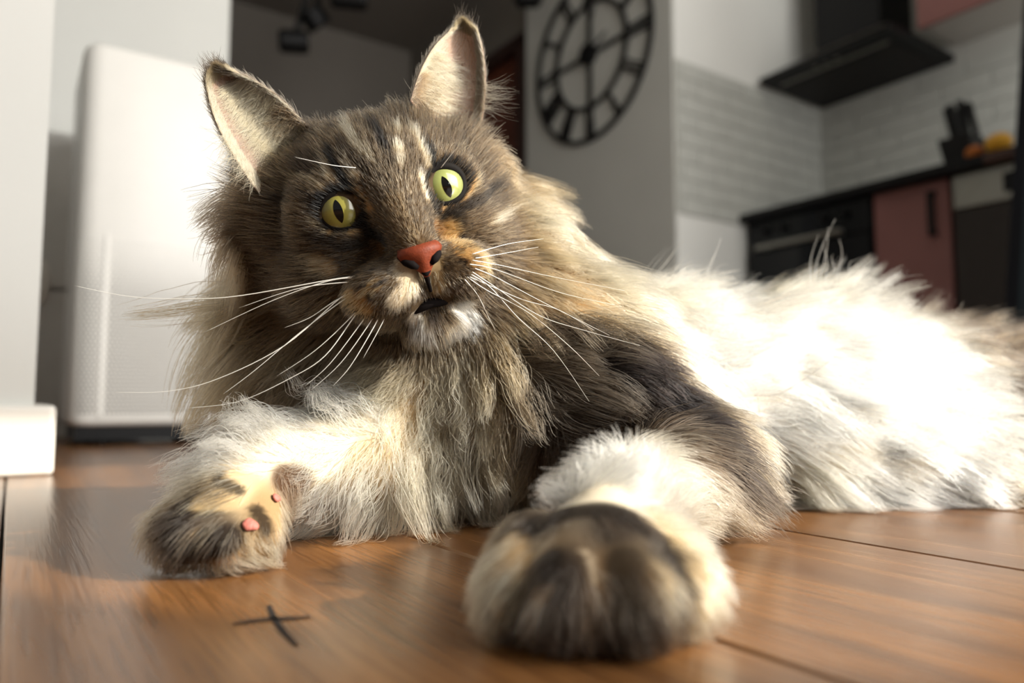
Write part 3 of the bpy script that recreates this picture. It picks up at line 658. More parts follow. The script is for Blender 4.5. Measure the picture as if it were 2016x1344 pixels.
# ---------------- groom guides: px, py, towards px, py, length m, lift, gravity, clump, curl, root colour, tip colour
GUIDES = [
 # ruff on the viewer's left
 (520,420,460,500,.036,.4,.2,.7,.15,'D','G'), (540,500,440,570,.050,.4,.3,.75,.15,'D','B'), (560,580,440,680,.062,.4,.35,.8,.2,'D','T'), (600,650,490,780,.066,.4,.35,.8,.25,'B','T'),
 (640,690,540,830,.060,.4,.4,.65,.35,'B','C'), (540,660,430,800,.066,.4,.4,.8,.2,'D','T'), (520,740,410,850,.055,.35,.4,.8,.2,'G','T'), (500,480,420,570,.048,.4,.2,.7,.1,'D','B'),
 # ruff on the viewer's right
 (985,290,1050,310,.024,.4,.1,.6,.1,'D','B'), (1010,350,1090,370,.030,.4,.1,.7,.1,'B','T'), (1030,420,1140,450,.034,.35,.15,.75,.12,'T','C'), (1010,480,1120,520,.034,.35,.15,.7,.12,'B','T'),
 (1040,540,1160,590,.042,.35,.2,.7,.12,'B','T'), (1000,590,1090,670,.040,.35,.25,.7,.2,'B','T'), (1100,520,1230,560,.045,.35,.15,.7,.12,'B','C'), (1150,580,1290,610,.045,.35,.1,.7,.15,'T','C'),
 # throat and chest
 (800,690,740,740,.045,.7,.15,.7,.9,'T','C'), (880,700,900,770,.045,.7,.2,.7,.9,'T','C'), (960,680,1010,740,.04,.6,.2,.7,.7,'B','T'), (760,760,700,820,.05,.6,.2,.7,.9,'T','C'),
 (840,790,850,900,.055,.55,.3,.75,.8,'T','C'), (920,790,930,900,.055,.5,.3,.75,.7,'T','C'), (990,780,1010,900,.055,.4,.3,.75,.4,'B','T'), (820,890,800,1000,.055,.45,.4,.75,.6,'T','C'),
 (890,900,900,1020,.055,.45,.4,.75,.5,'T','C'), (950,920,970,1040,.055,.4,.4,.75,.4,'T','C'), (1020,900,1030,1010,.04,.4,.3,.65,.3,'G','T'), (870,980,880,1060,.05,.4,.4,.7,.4,'T','C'),
 # foreleg on the viewer's left
 (740,820,640,780,.045,.7,.1,.8,1.0,'W','W'), (660,850,540,830,.045,.6,.1,.8,.9,'W','W'), (580,880,430,890,.045,.55,.15,.8,.7,'W','W'), (520,900,390,920,.042,.55,.2,.8,.6,'W','W'),
 (720,900,660,1000,.045,.5,.35,.7,.6,'C','W'), (770,900,730,1010,.045,.5,.4,.7,.6,'C','C'), (640,910,560,930,.035,.5,.2,.7,.7,'W','W'),
 # paw on the viewer's left
 (470,960,420,1000,.016,.3,.0,.3,.1,'C','T'), (400,1000,360,1070,.014,.3,.05,.3,.05,'D','G'), (370,1060,340,1110,.012,.3,.05,.3,.05,'D','G'), (430,1050,400,1110,.012,.25,.05,.3,.05,'G','T'),
 (520,990,500,1040,.010,.25,.0,.3,.1,'T','C'), (560,960,560,1010,.013,.3,.05,.3,.1,'B','T'), (470,1090,500,1110,.012,.3,.0,.4,.2,'T','C'),
 # shoulder and foreleg on the viewer's right
 (1060,680,1130,660,.028,.4,.05,.5,.12,'D','G'), (1140,700,1240,690,.026,.35,.05,.55,.12,'D','G'), (1230,720,1330,760,.026,.35,.05,.5,.12,'K','D'), (1300,790,1390,860,.028,.35,.1,.5,.12,'K','K'),
 (1120,790,1210,820,.028,.35,.1,.55,.12,'D','G'), (1200,790,1290,830,.026,.35,.1,.5,.12,'D','D'), (1350,870,1430,950,.030,.4,.15,.5,.15,'K','K'), (1400,930,1500,1000,.04,.4,.25,.5,.2,'K','D'),
 (1390,980,1500,1050,.05,.35,.4,.55,.2,'G','T'), (1060,790,1040,880,.035,.4,.2,.6,.2,'D','G'), (1100,880,1080,960,.03,.4,.2,.6,.2,'D','G'), (1200,850,1230,800,.022,.5,.0,.5,.2,'K','G'),
 # forearm and paw on the viewer's right
 (1230,890,1240,850,.013,.7,.0,.5,.35,'B','T'), (1150,945,1070,925,.018,.7,.0,.5,.35,'W','W'), (1230,950,1240,930,.014,.6,.0,.4,.2,'W','W'), (1320,960,1400,950,.014,.6,.05,.4,.2,'W','C'),
 (1350,1060,1420,1090,.014,.4,.1,.35,.1,'C','C'), (1370,1000,1430,1030,.016,.4,.1,.35,.1,'W','C'), (1340,1150,1370,1210,.010,.3,.05,.3,.05,'C','T'), (1180,975,1180,1000,.010,.4,.0,.3,.1,'W','C'),
 (1060,1030,1040,1090,.010,.3,.02,.3,.05,'D','G'), (1220,1030,1240,1090,.010,.3,.02,.3,.05,'D','G'), (1100,1130,1080,1220,.010,.3,.02,.3,.03,'D','D'), (1220,1140,1240,1220,.010,.3,.02,.3,.03,'B','D'), (1000,1100,970,1200,.010,.35,.02,.3,.05,'T','C'),
 (1310,1100,1330,1200,.010,.3,.02,.3,.03,'D','K'), (1040,1230,1020,1270,.010,.3,.02,.3,.03,'D','K'), (1270,1230,1280,1270,.010,.3,.02,.3,.03,'D','K'),
 # flank and belly
 (1250,590,1380,590,.045,.4,.05,.55,.15,'T','C'), (1350,560,1480,550,.048,.5,.0,.6,.15,'C','W'), (1300,650,1450,660,.050,.35,.05,.55,.15,'C','W'), (1450,590,1600,575,.050,.45,.02,.6,.15,'T','C'),
 (1430,700,1600,690,.055,.22,.05,.6,.15,'W','W'), (1600,545,1660,490,.062,1.0,-.15,.85,.3,'C','W'), (1700,570,1800,560,.045,.5,.0,.6,.15,'C','W'), (1600,650,1780,640,.055,.22,.03,.6,.15,'W','W'),
 (1500,820,1650,860,.055,.25,.1,.55,.2,'W','W'), (1480,760,1620,780,.05,.25,.05,.55,.2,'W','W'), (1540,930,1660,1000,.055,.45,.3,.6,.25,'T','C'), (1620,960,1720,1010,.05,.45,.35,.6,.25,'C','W'),
 (1650,760,1830,770,.055,.22,.05,.55,.15,'W','W'), (1700,880,1860,910,.055,.25,.1,.55,.2,'W','W'), (1750,960,1880,1000,.05,.25,.25,.6,.25,'W','W'), (1850,920,2000,960,.05,.25,.15,.6,.2,'W','W'),
 (1800,620,1920,620,.045,.45,.02,.55,.15,'C','W'), (1850,700,1980,740,.045,.4,.05,.55,.15,'W','W'), (1880,800,2010,840,.05,.25,.08,.55,.15,'W','W'),
 (1930,650,2010,660,.035,.45,.05,.55,.15,'D','T'), (1960,720,2040,750,.035,.4,.05,.6,.2,'D','T'), (1990,790,2060,820,.03,.4,.05,.6,.2,'D','G'), (1990,970,2060,985,.03,.4,.1,.6,.3,'D','T'),
 # crown behind the ears
 (740,180,735,140,.014,.6,.0,.3,.2,'D','G'), (650,190,640,150,.014,.6,.0,.3,.2,'D','G'), (820,170,830,140,.013,.6,.0,.3,.2,'D','G'),
]
gp, gd, gn, gs_ = [], [], [], []
for g in GUIDES:
    p, n = hit(g[0], g[1]); v = (g[2] - g[0]) * RT - (g[3] - g[1]) * UP; v = v / np.linalg.norm(v)
    gp.append(p); gd.append(v); gn.append(n); gs_.append(np.concatenate([[g[4], g[5], g[6], g[7], g[8]], COLS[g[9]], COLS[g[10]]]))
gp, gd, gs_ = np.array(gp), np.array(gd), np.array(gs_)
def guide_field(P):
    V = np.zeros((len(P), 3)); S = np.zeros((len(P), gs_.shape[1]))
    for i in range(0, len(P), 20000):
        q = P[i:i+20000]; d2 = ((q[:, None] - gp[None]) ** 2).sum(-1) + 1e-5
        w = d2 ** -2.2; w /= w.sum(1, keepdims=True); V[i:i+20000] = w @ gd; S[i:i+20000] = w @ gs_
    return V / (np.linalg.norm(V, axis=1, keepdims=True) + 1e-9), S

EYES = {-1: np.array([-0.0242, 0.0100, 0.0]), 1: np.array([0.0256, 0.0092, 0.0])}
NOSE = np.array([0.0, -0.0245, -0.0285])
tn = np.cross(BV[TRI[:, 1]] - BV[TRI[:, 0]], BV[TRI[:, 2]] - BV[TRI[:, 0]]); ta = np.linalg.norm(tn, axis=1) / 2; tn = tn / (2 * ta[:, None] + 1e-15)
tc_ = BV[TRI].mean(1); th_ = w2h(tc_)
# outward check
if (tn * (tc_ - np.array([0.1, 0.5, 0.09]))).sum(1).mean() < 0: tn = -tn
headness = 1 - sstep(0.060, 0.088, np.linalg.norm(th_ - np.array([0, 0.012, -0.012]), axis=1))
facing = (tn * ((CAM - tc_) / np.linalg.norm(CAM - tc_, axis=1, keepdims=True))).sum(1)
dens = (320e3 + headness * 1750e3) * np.where(facing > -0.25, 1, np.where(facing > -.6, .35, .12)) * np.where(tc_[:, 0] > .50, .4, 1) * (tc_[:, 2] > 0.002)
near = 1 - sstep(.26, .34, tc_[:, 1]); dens *= 1 + 1.6 * near
def sample(weight):
    n = int(weight.sum()); ti = rng.choice(len(TRI), n, p=weight / weight.sum())
    a, b = rng.random(n), rng.random(n); m = a + b > 1; a[m], b[m] = 1 - a[m], 1 - b[m]
    v0, v1, v2 = BV[TRI[ti, 0]], BV[TRI[ti, 1]], BV[TRI[ti, 2]]
    return v0 + a[:, None] * (v1 - v0) + b[:, None] * (v2 - v0), tn[ti]

def unit(v): return v / (np.linalg.norm(v, axis=1, keepdims=True) + 1e-12)
def grow(P, N, D, L, lift, grav, curl, m, phase=None, jit=.12):
    """hair paths: start lifted off the skin, lay down along D, sag, wave"""
    n = len(P); out = np.zeros((n, m, 3)); out[:, 0] = P; pos = P.copy()
    D = unit(D + jit * rng.normal(size=(n, 3)))
    s1 = unit(np.cross(D, N) + 1e-6); ph = phase if phase is not None else rng.random((n, 2)) * 6.28
    wv = (5.0 + 3.0 * rng.random(n)) * (1 + .9 * np.clip(curl * 1.6 - .4, 0, 1))
    for k in range(1, m):
        t = (k - .5) / (m - 1)
        d = D + N * (lift * (1.0 - .85 * t))[:, None] + np.array([0, 0, -1.0]) * (grav * t * 1.3)[:, None]
        d = d + (curl * np.sin(wv * t + ph[:, 0]) * (.3 + t))[:, None] * s1 * 1.3 + (curl * np.cos(wv * 1.2 * t + ph[:, 1]) * (.3 + t))[:, None] * N * .8
        d += rng.normal(size=(n, 3)) * .05
        pos = pos + unit(d) * (L / (m - 1))[:, None]; out[:, k] = pos
    return out
def clump(out, strength, ratio, power=1.0):
    n, m, _ = out.shape; nc_ = max(2, n // ratio); ci = rng.choice(n, nc_, replace=False)
    kd = kdtree.KDTree(nc_)
    for j, i in enumerate(ci): kd.insert(Vector(out[i, 0]), j)
    kd.balance()
    own = np.array([kd.find(Vector(p))[1] for p in out[:, 0]]); g = out[ci[own]]
    t = (np.linspace(0, 1, m) ** power)[None, :, None] * strength[:, None, None]
    return out * (1 - t) + g * t
def floor_fix(out): 
    lo = 0.0006 + .0025 * rng.random(out.shape[0]); out[:, :, 2] = np.maximum(out[:, :, 2], lo[:, None]); return out

def hair_material():
    m = bpy.data.materials.new('cat_fur'); m.use_nodes = True; nt = m.node_tree; nt.nodes.clear()
    o = nt.nodes.new('ShaderNodeOutputMaterial'); a = nt.nodes.new('ShaderNodeAttribute'); a.attribute_name = 'coat'
    h = nt.nodes.new('ShaderNodeBsdfHairPrincipled'); h.model = 'CHIANG'; h.parametrization = 'COLOR'
    h.inputs['Roughness'].default_value = .42; h.inputs['Radial Roughness'].default_value = .6; h.inputs['IOR'].default_value = 1.38; h.inputs['Coat'].default_value = 0
    nt.links.new(a.outputs['Color'], h.inputs['Color']); nt.links.new(h.outputs[0], o.inputs['Surface'])
    return m
m_fur = hair_material()
def hair_object(name, out, c0, c1, r0, r1, parent=cat_root):
    n, m, _ = out.shape
    hc = bpy.data.hair_curves.new(name); hc.add_curves([m] * n)
    hc.attributes['position'].data.foreach_set('vector', (out - CB).astype(np.float32).ravel())
    t = np.linspace(0, 1, m)[None, :]
    rad = (r0[:, None] * (1 - t ** 1.6) + r1[:, None] * t ** 1.6).astype(np.float32)
    ra = hc.attributes.get('radius') or hc.attributes.new('radius', 'FLOAT', 'POINT'); ra.data.foreach_set('value', rad.ravel())
    ca = hc.attributes.new('coat', 'FLOAT_COLOR', 'POINT')
    tt = t[:, :, None]; c = np.ones((n, m, 4), np.float32); c[:, :, :3] = np.clip(c0[:, None] * (1 - tt) + c1[:, None] * tt, .004, .93); ca.data.foreach_set('color', c.ravel())
    hc.materials.append(m_fur); o = bpy.data.objects.new(name, hc); COL.objects.link(o); o.parent = parent; o['kind'] = 'stuff'
    return o

# ---- whole coat
P, N = sample(ta * dens); H = w2h(P)
V, S = guide_field(P)
keep = np.ones(len(P), bool)
for s in (-1, 1): keep &= np.linalg.norm((H - EYES[s]) / np.array([.0112, .02, .0094]), axis=1) > 1
keep &= ~((np.abs(H[:, 0]) < .0085) & (np.abs(H[:, 2] + .0325) < .0058) & (H[:, 1] < -.012))
keep &= ~((np.abs(H[:, 0]) < .0100) & (np.abs(H[:, 2] + .0515) < .0028) & (H[:, 1] < .004))
P, N, H, V, S = P[keep], N[keep], H[keep], V[keep], S[keep]
dn = np.linalg.norm(H - np.array([0, -.018, -.026]), axis=1)
fw_ = 1 - sstep(.062, .082, np.linalg.norm(H - np.array([0, .010, -.012]), axis=1))          # 1 on the face, 0 on the body
fw_ = np.where((H[:, 2] > .01) & (H[:, 1] < .06), np.maximum(fw_, sstep(.0, .02, H[:, 2]) * (np.linalg.norm(H - np.array([0, .035, .0]), axis=1) < .062)), fw_)
rad = H - np.array([0, -.024, -.027]); rad[:, 2] += np.where(H[:, 2] < -.047, -.02, 0)
Df = unit(rad @ HM.T); Df = unit(Df - N * (Df * N).sum(1, keepdims=True))
D = unit(V - N * (V * N).sum(1, keepdims=True) * .75)
D = unit(D * (1 - fw_)[:, None] + Df * fw_[:, None])
Lf = np.interp(dn, [0, .012, .03, .05, .07, .09], [.0026, .0032, .0040, .0052, .0100, .0230])
Lf = Lf * (1 + 1.1 * sstep(.030, .050, np.abs(H[:, 0])) * sstep(.005, -.02, H[:, 2]))
Lf = np.where(H[:, 2] < -.055, .010, Lf)
EARB = [np.array((.046, .034, .034)), np.array((.030, .026, .044)), np.array((.062, .046, .026)), np.array((-.042, .036, .034)), np.array((-.026, .044, .046)), np.array((-.055, .030, .022))]
nearear = np.max([1 - sstep(.006, .020, np.linalg.norm(H - q, axis=1)) for q in EARB], axis=0); Lf = Lf + nearear * .009
L = (S[:, 0] * (1 - fw_) + Lf * fw_) * (.65 + .5 * rng.random(len(P)))
lift = S[:, 1] * (1 - fw_) + (.42 + .5 * nearear) * fw_; grav = S[:, 2] * (1 - fw_); cl = S[:, 3] * (1 - fw_) + .25 * fw_; cu = S[:, 4] * (1 - fw_) + .06 * fw_
c0, c1 = S[:, 5:8].copy(), S[:, 8:11].copy()
tick = rng.random(len(P))
fb = np.where((tick < .45)[:, None], np.array(lin(72, 61, 49)), np.where((tick < .84)[:, None], np.array(lin(116, 99, 78)), np.array(lin(180, 160, 130))))
fc = face_marks(P, fb)
onh = (np.linalg.norm(H - np.array([0, .02, -.01]), axis=1) < .085) & (fw_ > .01)
c0 = np.where(onh[:, None], c0 * (1 - fw_)[:, None] + fc * fw_[:, None] * .5, c0); c1 = np.where(onh[:, None], c1 * (1 - fw_)[:, None] + fc * fw_[:, None] * 1.0, c1)
c0 = face_marks(P, c0, BMK); c1 = face_marks(P, c1, BMK)
rump = sstep(-.012, .022, P[:, 0] - (.322 + (.125 - P[:, 2]) * .75) + rng.normal(size=len(P)) * .008)[:, None]
pat = rng.random(len(P))[:, None]; rc = np.where(pat < .6, DGREY, np.where(pat < .85, GREY, TAN))
c0 = c0 * (1 - rump) + rc * .8 * rump; c1 = c1 * (1 - rump) + rc * rump
br = np.exp(rng.normal(size=len(P)) * .16)[:, None]; c0 *= br; c1 *= br
short = L < .022
def cell(P, h, k):
    q = np.floor(P / h + rng.random(3) * 7).astype(np.int64); key = (q[:, 0] * 73856093) ^ (q[:, 1] * 19349663) ^ (q[:, 2] * 83492791)
    _, inv = np.unique(key, return_inverse=True); return rng.normal(size=(inv.max() + 1, k))[inv]
lockw = np.clip((L - .012) / .03, 0, 1)[:, None]
Pj = P + rng.normal(size=P.shape) * .002
D = unit(D + lockw * (.20 * cell(Pj, .022, 3) + .16 * cell(Pj, .009, 3)))
L = L * (1 + lockw[:, 0] * np.clip(.16 * cell(Pj, .012, 1)[:, 0], -.35, .45))
lk = np.exp(lockw * (.16 * cell(Pj, .010, 1) + .12 * cell(Pj, .025, 1))); c0 *= lk; c1 *= lk
def emit(mask, name, m, ratio, r0, r1):
    if mask.sum() < 10: return
    o = grow(P[mask], N[mask], D[mask], L[mask], lift[mask], grav[mask], cu[mask], m)
    o = floor_fix(clump(o, cl[mask], ratio)); k = mask.sum()
    return hair_object(name, o, c0[mask], c1[mask], np.full(k, r0) * (.8 + .4 * rng.random(k)), np.full(k, r1))
isface = fw_ > .5
emit(isface, 'face_fur', 5, 14, .000115, .00003)
emit(~isface & short, 'paw_fur', 6, 12, .00014, .00004)
legm = ~isface & ~short
chest = legm & (P[:, 0] < .06) 
emit(chest, 'ruff_and_chest_fur', 12, 60, .00017, .00004)
emit(legm & ~chest, 'body_fur', 11, 60, .00019, .00004)
print('HAIRS', len(P))

# skin under the coat takes the coat's own colour
Vv, Sv = guide_field(BV); Hb = w2h(BV)
fbv = face_marks(BV, np.tile(np.array(lin(110, 95, 76)), (len(BV), 1)))
wb = (1 - sstep(.062, .082, np.linalg.norm(Hb - np.array([0, .010, -.012]), axis=1)))[:, None]
cs = face_marks(BV, (Sv[:, 5:8] * (1 - wb) + fbv * wb) * .8, BMK)
at_ = me.attributes.new('coat', 'FLOAT_COLOR', 'POINT'); cc = np.ones((len(BV), 4), np.float32); cc[:, :3] = cs; at_.data.foreach_set('color', cc.ravel())
m_skin = bpy.data.materials.new('cat_undercoat'); m_skin.use_nodes = True; nt = m_skin.node_tree; an = nt.nodes.new('ShaderNodeAttribute'); an.attribute_name = 'coat'
nt.links.new(an.outputs['Color'], nt.nodes['Principled BSDF'].inputs['Base Color']); nt.nodes['Principled BSDF'].inputs['Roughness'].default_value = .9; nt.nodes['Principled BSDF'].inputs['Specular IOR Level'].default_value = .1
me.materials.append(m_skin)

# ---------------- ears: cupped leaves of skin with a soft rim
def ear_skin(k):
    m = bpy.data.materials.new('ear_skin'); m.use_nodes = True; nt = m.node_tree; b = nt.nodes['Principled BSDF']
    n = nt.nodes.new('ShaderNodeTexNoise'); n.inputs['Scale'].default_value = 60; tc = nt.nodes.new('ShaderNodeTexCoord'); nt.links.new(tc.outputs['Object'], n.inputs['Vector'])
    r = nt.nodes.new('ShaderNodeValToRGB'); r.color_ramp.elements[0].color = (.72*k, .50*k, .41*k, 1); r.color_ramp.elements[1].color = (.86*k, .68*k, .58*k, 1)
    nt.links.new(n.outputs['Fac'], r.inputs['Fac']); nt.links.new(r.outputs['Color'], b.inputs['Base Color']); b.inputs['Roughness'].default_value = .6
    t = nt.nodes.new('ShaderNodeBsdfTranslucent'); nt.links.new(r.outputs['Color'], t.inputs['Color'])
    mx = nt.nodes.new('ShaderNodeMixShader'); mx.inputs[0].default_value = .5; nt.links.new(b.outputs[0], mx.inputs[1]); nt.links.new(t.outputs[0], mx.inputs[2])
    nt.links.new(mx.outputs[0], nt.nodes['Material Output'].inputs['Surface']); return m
m_ears = {-1: ear_skin(.5), 1: ear_skin(.95)}  # one skin in two tones: left darkened against strong sun, right pale as lit
EAR = {1: dict(I=(.027, .024, .047), O=(.068, .054, .027), T=(.0720, .042, .0815)), -1: dict(I=(-.0235, .046, .049), O=(-.058, .026, .020), T=(-.0595, .032, .0785))}
NU, NV = 25, 37
def ear_grid(s):
    e = EAR[s]; I, O, T = (np.array(e[k]) for k in 'IOT'); out = np.zeros((NV, NU, 3))
    ci = I * .40 + T * .60 + np.array([-s * .008, 0, .008]); co = O * .35 + T * .65 + np.array([s * .011, 0, -.006])
    for j in range(NV):
        v = -.5 + 1.5 * j / (NV - 1); w_ = max(v, 0); q = lambda a, c, b: a * (1-w_)**2 + 2*c*w_*(1-w_) + b * w_*w_ + min(v, 0) * np.array([s*.030, -.016, .052]); v = w_
        a, b = q(I, ci, T + np.array([-s*.0075, 0, .000])), q(O, co, T + np.array([s*.0065, 0, -.004]))
        dp = .014 * (1 - v) ** .55 + .002
        for i in range(NU):
            u = i / (NU - 1); p = a * (1-u) + b * u
            out[j, i] = p + np.array([0, dp * math.sin(math.pi * u) ** .8, 0]) + np.array([0, -.004, 0]) * math.cos(math.pi * (u - .5)) ** 8 * 0 + np.array([0, 0, .0065]) * math.sin(math.pi * u) * v ** 3
    return out
ear_pts = {}
for s in (-1, 1):
    g = ear_grid(s); ear_pts[s] = g; Wd = np.array([[h2w(p) for p in row] for row in g])
    dy = HY * .0016
    b = MB(); idx = lambda j, i: j * NU + i; n0 = NV * NU
    vs = [p for row in Wd for p in row] + [p + dy for row in Wd for p in row]; fs_ = []
    for j in range(NV-1):
        for i in range(NU-1):
            fs_.append((idx(j,i), idx(j,i+1), idx(j+1,i+1), idx(j+1,i))); fs_.append((n0+idx(j,i), n0+idx(j+1,i), n0+idx(j+1,i+1), n0+idx(j,i+1)))
        for i in (0, NU-1): fs_.append((idx(j,i), idx(j+1,i), n0+idx(j+1,i), n0+idx(j,i)))
    for i in range(NU-1): fs_.append((idx(NV-1,i), idx(NV-1,i+1), n0+idx(NV-1,i+1), n0+idx(NV-1,i)))
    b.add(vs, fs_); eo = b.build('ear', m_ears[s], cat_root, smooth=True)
    # hairs of this ear
    def samp(n, u, v):
        v = (np.clip(v, 0, 1) + .5) / 1.5; x = u * (NU-1); y = v * (NV-1); i = np.minimum(x.astype(int), NU-2); j = np.minimum(y.astype(int), NV-2); fx = (x-i)[:, None]; fy = (y-j)[:, None]
        return (Wd[j,i]*(1-fx)*(1-fy) + Wd[j,i+1]*fx*(1-fy) + Wd[j+1,i]*(1-fx)*fy + Wd[j+1,i+1]*fx*fy)
    def dirs(u, v):
        e = .02; a = samp(0, np.clip(u-e,0,1), v); b_ = samp(0, np.clip(u+e,0,1), v); c_ = samp(0, u, np.clip(v-e,0,1)); d_ = samp(0, u, np.clip(v+e,0,1))
        return unit(b_-a), unit(d_-c_)
    outs, cA, cB, r_ = [], [], [], []
    def strands(u, v, side, L, mixu, mixv, lift, c_a, c_b, rad_, m=6, curl=.1, var=.15):
        n = len(u); p = samp(n, u, v) + (dy if side > 0 else 0); tu, tv = dirs(u, v); nn = unit(np.cross(tu, tv)); nn = nn * np.sign((nn @ HY))[:, None] * side
        d = unit(tu * np.asarray(mixu).reshape(-1, 1) + tv * np.asarray(mixv).reshape(-1, 1))
        outs.append(grow(p, nn, d, L, np.full(n, lift), np.zeros(n), np.full(n, curl), m, jit=var)); f = np.exp(rng.normal(size=n) * .15)[:, None]
        cA.append(np.tile(c_a, (n, 1)) * f if np.ndim(c_a) == 1 else c_a * f); cB.append(np.tile(c_b, (n, 1)) * f if np.ndim(c_b) == 1 else c_b * f); r_.append(np.full(n, rad_))
    R = rng.random
    # outer face: short dense coat
    n = 9000; u, v = R(n), R(n) ** .9; strands(u, v, 1, .004 + .002*R(n) + .006*(1-v)*R(n), np.zeros(n), np.ones(n), .35, DGREY, GREY, .0001)
    # rim fuzz
    n = 6500; v = R(n); ed = R(n) < .5; u = np.where(ed, R(n)*.10, 1 - R(n)*.12); strands(u, v, -1, .0022 + .0025*R(n), np.where(ed, .15, -.15), np.ones(n), .45, TAN, CREAM, .00008)
    n = 2200; u = R(n); v = 1 - .10*R(n)**1.5; strands(u, v, -1, .0025 + .002*R(n), np.zeros(n), np.ones(n), .4, TAN, TAN, .00008)
    # inner short down, coloured darker on the left ear against the sun
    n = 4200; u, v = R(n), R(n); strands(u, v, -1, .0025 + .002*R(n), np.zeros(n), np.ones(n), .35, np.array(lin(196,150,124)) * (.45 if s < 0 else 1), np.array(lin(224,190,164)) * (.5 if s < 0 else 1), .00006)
    # dark base of the inner edge, blends with the crown
    n = 1800; u = R(n)**1.5*.30; v = R(n)*.22; strands(u, v, -1, .006 + .005*R(n), .55 + 0*u, 1.0 + 0*u, .45, DGREY, BROWN, .0001)
    # long furnishings sweeping from the inner edge across the opening
    n = 4200 if s < 0 else 1100; u = .0 + R(n)**1.5*.55; v = .03 + R(n)*(.80 if s < 0 else .55); strands(u, v, -1, (.012 + .016*R(n))*(1-.5*v), 1.0 + 0*u, .55*(R(n)-.25), .55, TAN, CREAM, .00009, 8, .18)
    # fringe past the outer edge
    n = 170 if s < 0 else 90; u = 1 - R(n)*.10; v = (.05 + R(n)*.45) if s < 0 else (.22 + R(n)*.25); strands(u, v, -1, .010 + .016*R(n), 1.0 + 0*u, -.1 + .5*(R(n)-.4), .15, CREAM, CREAM, .00008, 8, .12)
    # dark tuft at the tip
    n = 260 if s < 0 else 90; u = R(n); v = 1 - .10*R(n); strands(u, v, 1, .005 + .007*R(n), (R(n)-.5)*.8, np.ones(n), .3, DARK, DGREY, .00008, 6, .1)
    m = 8
    for k, o in enumerate(outs):
        if o.shape[1] != m:
            t = np.linspace(0, o.shape[1]-1, m); i = np.minimum(t.astype(int), o.shape[1]-2); f = (t-i)[None, :, None]; outs[k] = o[:, i]*(1-f) + o[:, i+1]*f
    A = np.concatenate(outs); ho = hair_object('ear_fur', A, np.concatenate(cA), np.concatenate(cB), np.concatenate(r_), np.full(len(A), .00002), eo)

# ---------------- eyes
def iris_mat(name, inner, mid, outer):
    m = bpy.data.materials.new(name); m.use_nodes = True; nt = m.node_tree; b = nt.nodes['Principled BSDF']; N = nt.nodes.new; L_ = nt.links.new
    tc = N('ShaderNodeTexCoord'); sp = N('ShaderNodeSeparateXYZ'); L_(tc.outputs['Object'], sp.inputs[0])
    cb_ = N('ShaderNodeCombineXYZ'); L_(sp.outputs['X'], cb_.inputs['X']); L_(sp.outputs['Z'], cb_.inputs['Z'])
    ln = N('ShaderNodeVectorMath'); ln.operation = 'LENGTH'; L_(cb_.outputs[0], ln.inputs[0])
    nz = N('ShaderNodeTexNoise'); nz.inputs['Scale'].default_value = 700; nz.inputs['Detail'].default_value = 4
    nm = N('ShaderNodeVectorMath'); nm.operation = 'NORMALIZE'; L_(cb_.outputs[0], nm.inputs[0]); sc2 = N('ShaderNodeVectorMath'); sc2.operation = 'SCALE'; sc2.inputs['Scale'].default_value = .02; L_(nm.outputs[0], sc2.inputs[0])
    ad = N('ShaderNodeVectorMath'); L_(sc2.outputs[0], ad.inputs[0]); s3 = N('ShaderNodeVectorMath'); s3.operation = 'SCALE'; s3.inputs['Scale'].default_value = .25; L_(cb_.outputs[0], s3.inputs[0]); L_(s3.outputs[0], ad.inputs[1]); L_(ad.outputs[0], nz.inputs['Vector'])
    mu = N('ShaderNodeMath'); mu.operation = 'MULTIPLY_ADD'; L_(nz.outputs['Fac'], mu.inputs[0]); mu.inputs[1].default_value = .0035; L_(ln.outputs['Value'], mu.inputs[2])
    dv = N('ShaderNodeMath'); dv.operation = 'DIVIDE'; L_(mu.outputs[0], dv.inputs[0]); dv.inputs[1].default_value = .0135
    r = N('ShaderNodeValToRGB'); e = r.color_ramp.elements; e[0].position = .18; e[0].color = (*inner, 1); e[1].position = .97; e[1].color = (.012, .010, .007, 1)
    q = e.new(.5); q.color = (*mid, 1); q = e.new(.84); q.color = (*outer, 1)
    L_(dv.outputs[0], r.inputs['Fac']); L_(r.outputs['Color'], b.inputs['Base Color'])
    b.inputs['Roughness'].default_value = .25; b.inputs['Coat Weight'].default_value = 1.0; b.inputs['Coat Roughness'].default_value = .02; b.inputs['Coat IOR'].default_value = 1.5
    return m
m_pupil = mat('pupil', (.002, .002, .002), .05, spec=.5)
m_lid = mat('eyelid_black', lin(34, 28, 24), .75, spec=.15, var=.1, scale=400)
ER = .0128
